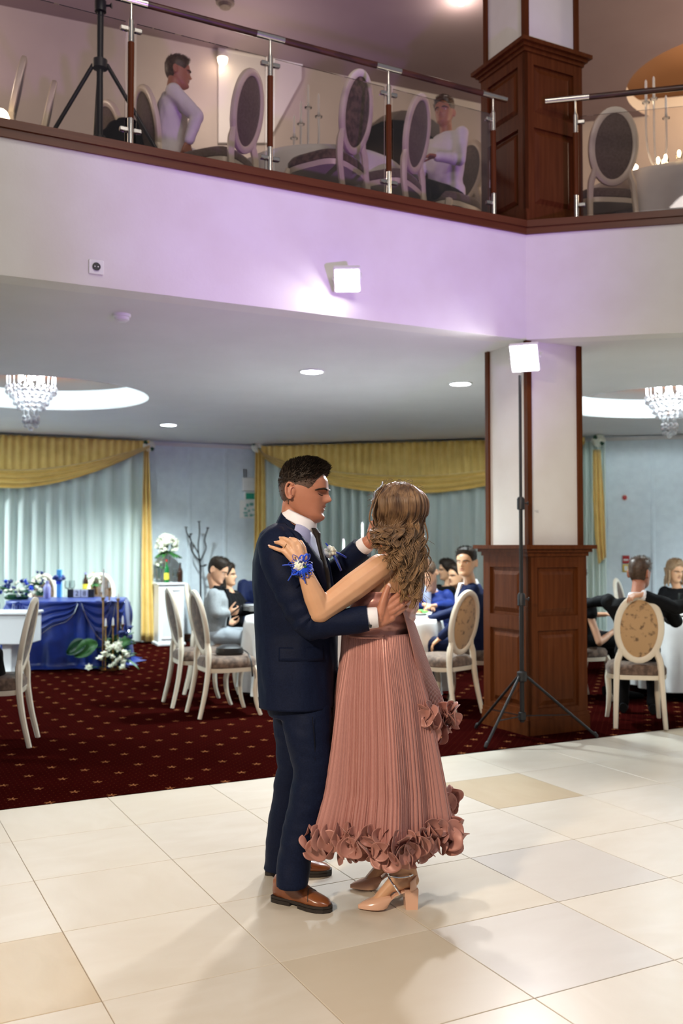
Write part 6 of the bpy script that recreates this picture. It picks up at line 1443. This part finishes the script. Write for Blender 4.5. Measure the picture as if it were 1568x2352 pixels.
SKY = [1452, 1500, 1600, 1700, 1800, 1870, 1904]; SKC = [867, 868, 872, 875, 876, 871, 869]; SKX = [.143, .150, .182, .202, .224, .246, .258]; SKD = [.128, .145, .172, .200, .225, .248, .258]
rs = random.Random(5); fph = [rs.random()*6.28 for _ in range(6)]
_rp = random.Random(8); PLEAT = np.zeros(2400); _q = 0
while _q < 2400:
    _w = _rp.choice((9, 12, 15, 18, 24, 32)); _h = _rp.uniform(.35, 1.1); _t = np.linspace(0, 1, _w, endpoint=False); PLEAT[_q:_q+_w] = (_h*(2*np.abs(np.sin(PI*_t))**.7-1))[:max(0, 2400-_q)][:_w]; _q += _w
def skirt_pt(a, j, off=0):
    py = lerp(1452, 1904, j); c = PX(interp(py, SKY, SKC), py, YW); hx_ = interp(py, SKY, SKX); hy_ = interp(py, SKY, SKD)
    g = .030*j*math.sin(a*6+fph[0]+.6*math.sin(a*2))+.016*j*math.sin(a*11+fph[1]); f_ = (.0022+.0042*j)*PLEAT[int((a/(2*PI)+.004*j*math.sin(a*3+fph[2])) % 1*len(PLEAT))]
    r = 1+(g+off)/hx_; return V3((c.x+math.cos(a)*(hx_*r+f_), c.y+math.sin(a)*(hy_*r+f_), c.z))
sk = MB().grid(lambda i, j: skirt_pt(2*PI*i, j), 1200, 50, True).build('pleated_skirt', 'rose_satin', wom, True, None, fix=False)
# floating back panels (sheets with their own pleats)
def sheet(name, L_, R_, ylist, depth, pl, parent):
    """L_, R_: photo columns of the two edges at the rows ylist; depth: (left, right) distances at top and bottom"""
    def fn(i, j):
        py = lerp(ylist[0], ylist[-1], j); xl, xr = interp(py, ylist, L_), interp(py, ylist, R_); px = lerp(xl, xr, i); yl = lerp(depth[0][0], depth[1][0], j); yr = lerp(depth[0][1], depth[1][1], j)
        y = lerp(yl, yr, i)-.05*math.sin(PI*i)*j; y += (.003+.006*j)*math.sin(i*pl*2*PI+2*math.sin(i*6)+j*1.2); return PX(px, py, y)
    return thick(MB().grid(fn, pl*10, 40).build(name, 'rose_satin', parent, True, None, fix=False), .0025)
cape = sheet('cape_panel', [920, 940, 958, 968, 975], [936, 962, 990, 1015, 1030], [1385, 1460, 1540, 1600, 1650], ((3.74, 3.86), (3.86, 4.02)), 16, wom)
back = sheet('back_panel', [960, 975, 990, 996], [985, 1002, 1022, 1032], [1640, 1720, 1800, 1850], ((4.02, 4.08), (4.04, 4.12)), 9, wom)
# ---- curled organza ruffles along the hems
def ruffle_mesh(seed):
    r_ = random.Random(seed); ph1, ph2 = r_.random()*6, r_.random()*6; mb = MB(); R0 = .040
    def fn(i, j):
        th = lerp(0, 2*PI*1.22, i); r = R0*lerp(.08, 1, j)*(1+.05*math.sin(th+ph1)); z = .013*math.sin(th*1.64+ph1)*j**1.5+.004*math.sin(th*3+ph2)*j**2+.022*(th/(2*PI)-.6)+.010*j*j; return V3((r*math.cos(th), r*math.sin(th), z))
    mb.grid(fn, 40, 8); me = mb.mesh('ruffle', True, False); me.materials.append(M['rose_organza']); return me
RM = [ruffle_mesh(k) for k in range(6)]; rr = random.Random(9)
def ruffle(p, out, tan, parent, sc=1):
    n = (V3(tan)*rr.choice((-1, 1))*rr.uniform(.4, 1.1)+V3(out)*rr.uniform(.5, 1.0)+Z*rr.uniform(-.45, .25)).normalized(); q = n.to_track_quat('Z', 'Y') @ __import__('mathutils').Quaternion((0, 0, 1), rr.random()*6.28)
    o = bpy.data.objects.new('ruffle', rr.choice(RM)); COL.objects.link(o); o.parent = parent; s = sc*rr.uniform(.8, 1.2); o.matrix_basis = Matrix.Translation(p) @ q.to_matrix().to_4x4() @ Matrix.Diagonal((s, s, s, 1)); md = o.modifiers.new('thickness', 'SOLIDIFY'); md.thickness = .0012
for row, (jj, off, n_) in enumerate(((.955, .010, 50), (1.0, .012, 54), (1.03, -.012, 40))):
    for k in range(n_):
        a = 2*PI*(k+.5*(row % 2)+rr.uniform(-.2, .2))/n_; p = skirt_pt(a, jj, off); o_ = V3((math.cos(a), math.sin(a), 0)); ruffle(p+Z*rr.uniform(-.012, .012), o_, o_.cross(Z), sk, 1.0)
for parent, pts in ((cape, [(968, 1640), (978, 1655), (990, 1660), (1002, 1664), (1015, 1660), (1028, 1655), (1040, 1648), (1022, 1640), (985, 1672), (1000, 1680), (1014, 1676), (1026, 1668), (975, 1665), (1045, 1655), (1010, 1648), (996, 1645), (970, 1652), (980, 1640), (974, 1676), (988, 1655), (994, 1690), (1032, 1638), (1020, 1690)]), (back, [(998, 1858), (1008, 1850), (1018, 1856), (1028, 1848), (1038, 1838), (1045, 1832), (1036, 1855), (1024, 1868), (1012, 1872), (1002, 1882), (1042, 1846), (1030, 1830), (1012, 1890), (1020, 1882)])):
    for k, (px, py) in enumerate(pts):
        y = ((3.93 if px > 996 else 3.80) if parent is cape else 4.07)+rr.uniform(-.03, .03); ruffle(PX(px-3, py-6, y), V3((.5, -.8, 0)), V3((.8, .5, 0)), parent, 1.0)
# ---- nude pumps with block heels and sparkling straps
def pump(toe, heelc, ank, near):
    d = V3((toe.x-heelc.x, toe.y-heelc.y, 0)); L = d.length; d.normalize(); s = Z.cross(d); h = V3((heelc.x, heelc.y, 0)); hh = .074
    def P_(x, y, z): return h+d*x*L+s*y+Z*z
    zs_ = lambda x: interp(x, [0, .18, .35, .55, .68, 1], [hh, hh-.004, hh*.72, hh*.26, .010, .008])
    out = []; secs = [(-.05, .018), (.0, .027), (.15, .028), (.35, .026), (.55, .033), (.68, .038), (.82, .030), (.93, .016), (1.0, .004)]
    so = MB(); vs = []
    for x, w in secs:
        for zz_ in (0, .006):
            vs += [P_(x, -w, zs_(x)+zz_), P_(x, w, zs_(x)+zz_)]
    n = len(secs); fs = [(0, 1, 3, 2), (4*n-4, 4*n-2, 4*n-1, 4*n-3)]
    for i in range(n-1): a_ = 4*i; fs += [(a_, a_+4, a_+5, a_+1), (a_+2, a_+3, a_+7, a_+6), (a_, a_+2, a_+6, a_+4), (a_+1, a_+5, a_+7, a_+3)]
    sh = so.add(vs, fs).build('pump', 'nude_patent', wom, False)
    # toe box
    up = MB(); t_ = []
    for x, w, ht_ in ((.43, .030, .010), (.50, .034, .030), (.58, .038, .040), (.68, .0395, .036), (.80, .033, .028), (.92, .019, .019), (1.0, .006, .010)): t_.append((P_(x, 0, zs_(x)+.003), s*w, Z*ht_))
    up.loft(t_, 24, 2.2); up.v = [(v[0], v[1], max(v[2], .008)) for v in up.v]; up.build('toe_box', 'nude_patent', sh)
    # heel counter and block heel
    hc_ = MB().grid(lambda i, j: P_(-.05+.16*(1-math.cos(lerp(-1.5, 1.5, i))), .036*math.sin(lerp(-1.5, 1.5, i)), hh+.058*j*(1-.35*abs(lerp(-1, 1, i))**2)), 24, 8).build('heel_counter', 'nude_patent', sh, True, None, fix=False); thick(hc_, .003)
    hb = MB(); b0 = [P_(x, y, .0) for x, y in ((-.05, -.026), (.16, -.024), (.16, .024), (-.05, .026))]; b1 = [P_(x, y, hh+.004) for x, y in ((-.06, -.028), (.19, -.027), (.19, .027), (-.06, .028))]
    hb.add(b0+b1, [(3, 2, 1, 0), (4, 5, 6, 7), (0, 1, 5, 4), (1, 2, 6, 5), (2, 3, 7, 6), (3, 0, 4, 7)]); hb.build('block_heel', 'nude_patent', sh, False)
    sv = lambda pts: MB().tube(smoothpath(pts, 5), .0038, 8).build('sparkling_strap', 'sparkle', sh)
    sv([P_(.28, -.036, .066), P_(.36, -.034, .092), P_(.44, -.012, .118), P_(.42, .014, .128), P_(.28, .036, .130), P_(.12, .034, .132)]); sv([P_(.28, .036, .066), P_(.36, .034, .092), P_(.44, .012, .118), P_(.42, -.014, .128), P_(.28, -.036, .130), P_(.10, -.036, .133), P_(-.02, 0, .134), P_(.10, .036, .133)])
    return sh
pump(atZ(822, 2090, 0), atZ(950, 2084, 0), ankN, True); pump(atZ(804, 2043, 0), atZ(926, 2040, 0), ankF, False)
# ---- wrist corsage
cg = PX(686, 1300, 3.60); wa = (wL_-eL_).normalized(); q_ = wa.to_track_quat('Z', 'Y').to_matrix(); rc = random.Random(4)
MB().tube([PX(697, 1316, 3.63)+q_ @ V3((.031*math.cos(a), .031*math.sin(a), 0)) for a in np.linspace(0, 2*PI, 26, endpoint=False)], .005, 8, True).build('bracelet', 'black_leather', wom)
band = MB().tube([PX(696, 1308, 3.628)+q_ @ V3((.031*math.cos(a), .031*math.sin(a), 0)) for a in np.linspace(0, 2*PI, 26, endpoint=False)], .007, 8, True, flat=1.6).build('wrist_corsage', 'blue_ribbon', wom)
rose = MB()
for k in range(22):
    a = k*2.4; r_ = .0045*math.sqrt(k); rose.ell(cg+V3((r_*math.cos(a), -.010+.0007*k, r_*math.sin(a))), (.0075, .005, .0075), 8, 6)
rose.build('silk_rose', 'white_petal', band)
for k in range(15):
    a = k*2*PI/15+rc.uniform(-.2, .2); L_ = rc.uniform(.018, .034); d = V3((math.cos(a), rc.uniform(-.25, .1), math.sin(a))); p0 = cg+V3((.018*math.cos(a), .0, .018*math.sin(a)))+V3((.012, 0, 0))
    sd = d.cross(V3((0, 1, 0))).normalized()*.009; pts = smoothpath([p0, p0+d*L_*.6+sd+V3((0, -.006, 0)), p0+d*L_*1.15+V3((0, -.004, 0)), p0+d*L_*.6-sd+V3((0, -.002, 0)), p0], 4); MB().tube(pts, .0042, 6, flat=.3).build('ribbon_loop', 'blue_ribbon', band)
for (dx, dz) in ((-.030, -.040), (.020, -.050), (-.040, .004)): blade(cg+V3((dx*.3, -.004, dz*.3)), V3((dx, -.002, dz)), .05, .012, 'blue_ribbon', band, 'ribbon_tail', .1)
for k in range(8): MB().ell(cg+V3((rc.uniform(-.01, .045), -.006, rc.uniform(-.012, .022))), (.006, .006, .006), 7, 6).build('berry', ('navy_petal', 'lilac', 'leaf')[k % 3], band)
# ---- long wavy hair: locks over the scalp falling down her back
hb = MB(); rl = random.Random(12)
def scalp(th, z, off): return hcW+hRW @ (headpt(th, z, off, 1)*.98)
ncap = 48
capm = MB().grid(lambda i, j: scalp(2*PI*i, lerp(interp(abs(2*PI*i if i <= .5 else 2*PI-2*PI*i), *HAIRLINE_F), .117, math.sin(j*PI/2)), .010), ncap, 14, True); capm.f.append(tuple(range(13*ncap, 14*ncap))); hb.add(capm.v, capm.f)
def locks(n, seed, sub=16):
    rl = random.Random(seed)
    for k in range(n):
        q = (k+rl.random()*.8)/n          # across the photo: 0 left, 1 right
        layer = (k*.618) % 1; th0 = lerp(1.35, 2*PI-1.55, q)+rl.uniform(-.10, .10)
        ex = lerp(864, 976, q)+rl.uniform(-6, 4); ey = interp(q, [0, .12, .3, .5, .7, .9, 1], [1258, 1274, 1306, 1368, 1405, 1388, 1352])-(layer**1.4)*interp(q, [0, .4, 1], [25, 90, 100])
        root = scalp(lerp(th0, PI, .35), rl.uniform(.098, .113), .012); mid1 = scalp(th0, .05, .013+.008*layer); mid2 = scalp(th0, -.01, .018+.012*layer); mid3 = scalp(th0, -.07, .028+.014*layer)
        yb = interp(q, [0, .45, .8, 1], [3.685, 3.665, 3.70, 3.76])-.030*layer
        end = PX(ex, ey, yb); m4 = mid3.lerp(end, .42); m4.y = lerp(mid3.y, end.y, .62)
        base = smoothpath([root, mid1, mid2, mid3, m4, end], 10); N = len(base); ph = rl.random()*6.28; turns = rl.uniform(1.7, 2.5); sgn = rl.choice((-1, 1)); amp = rl.uniform(.013, .024)
        for u_ in range(sub):
            du = (u_-(sub-1)/2)/sub; o1, o2 = rl.uniform(-.25, .25), rl.uniform(-.2, .2); pts = []; rad = []; r0 = rl.uniform(.0023, .0035); cut = rl.uniform(.9, 1)
            for i, p in enumerate(base):
                t = i/(N-1)*cut; wv = max(0, (t-.47)/.53); a = ph+sgn*turns*2*PI*wv**1.12+o1*.5*wv; am = amp*min(1, wv*2.4)*(1-.25*wv); w = .032*(1-.5*wv)*(.45 if t < .05 else 1)
                cs, sn = math.cos(a), math.sin(a)
                pts.append(p+V3((am*cs, am*.6*sn-am*.3, 0))+V3((w*du*(.4+.6*abs(sn) if wv > 0 else 1), w*du*.35*cs*wv-.004*abs(du), w*.45*du*wv*cs))+V3((0, 0, .006*o2)))
                rad.append(r0*(1 if t < .65 else lerp(1, .22, (t-.65)/.35)))
            hb.tube(pts, rad, 6, flat=.7)
locks(44, 31)
# front strand beside the left ear, wisps
for (pts, r_) in (([(876, 1118), (858, 1150), (848, 1190), (856, 1212), (842, 1226), (850, 1250)], .0075), ([(885, 1112), (868, 1140), (856, 1180), (862, 1205), (852, 1235)], .006), ([(975, 1200), (982, 1235), (972, 1262), (990, 1285), (978, 1315), (990, 1345)], .0055), ([(968, 1240), (985, 1265), (975, 1300), (988, 1330), (976, 1360)], .0055)):
    base = smoothpath([PX(x, y, 3.80) for x, y in pts], 6); N = len(base); hb.tube(base, [lerp(r_, .0015, (i/(N-1))**1.5) for i in range(N)], 7, flat=.6)
for k in range(90):
    th = rl.uniform(0, 6.28); p = scalp(th, rl.uniform(.02, .116), .014); d = (p-hcW).normalized(); hb.tube(smoothpath([p, p+d*.012+V3((0, 0, .006)), p+d*.018+V3((rl.uniform(-.02, .02), 0, -.004))], 3), .0006, 4)
for k in range(50):
    q = rl.random(); p = PX(lerp(870, 985, q), rl.uniform(1210, 1380), 3.72); hb.tube(smoothpath([p, p+V3((rl.uniform(-.02, .02), -.01, -.03)), p+V3((rl.uniform(-.03, .035), -.012, -.06))], 3), .0007, 4)
hair_w = hb.build('long_hair', 'hair_honey', wom, True, None, fix=False)
cbm = MB()
for k in range(16): t_ = k/15; cbm.ell(PX(lerp(878, 852, t_)+3*math.sin(t_*9), lerp(1108, 1150, t_), 3.80-.012*math.sin(PI*t_)), (.0042, .0042, .0042), 7, 6)
cbm.build('pearl_hairpin', 'sparkle', wom)
bpy.context.view_layer.update()
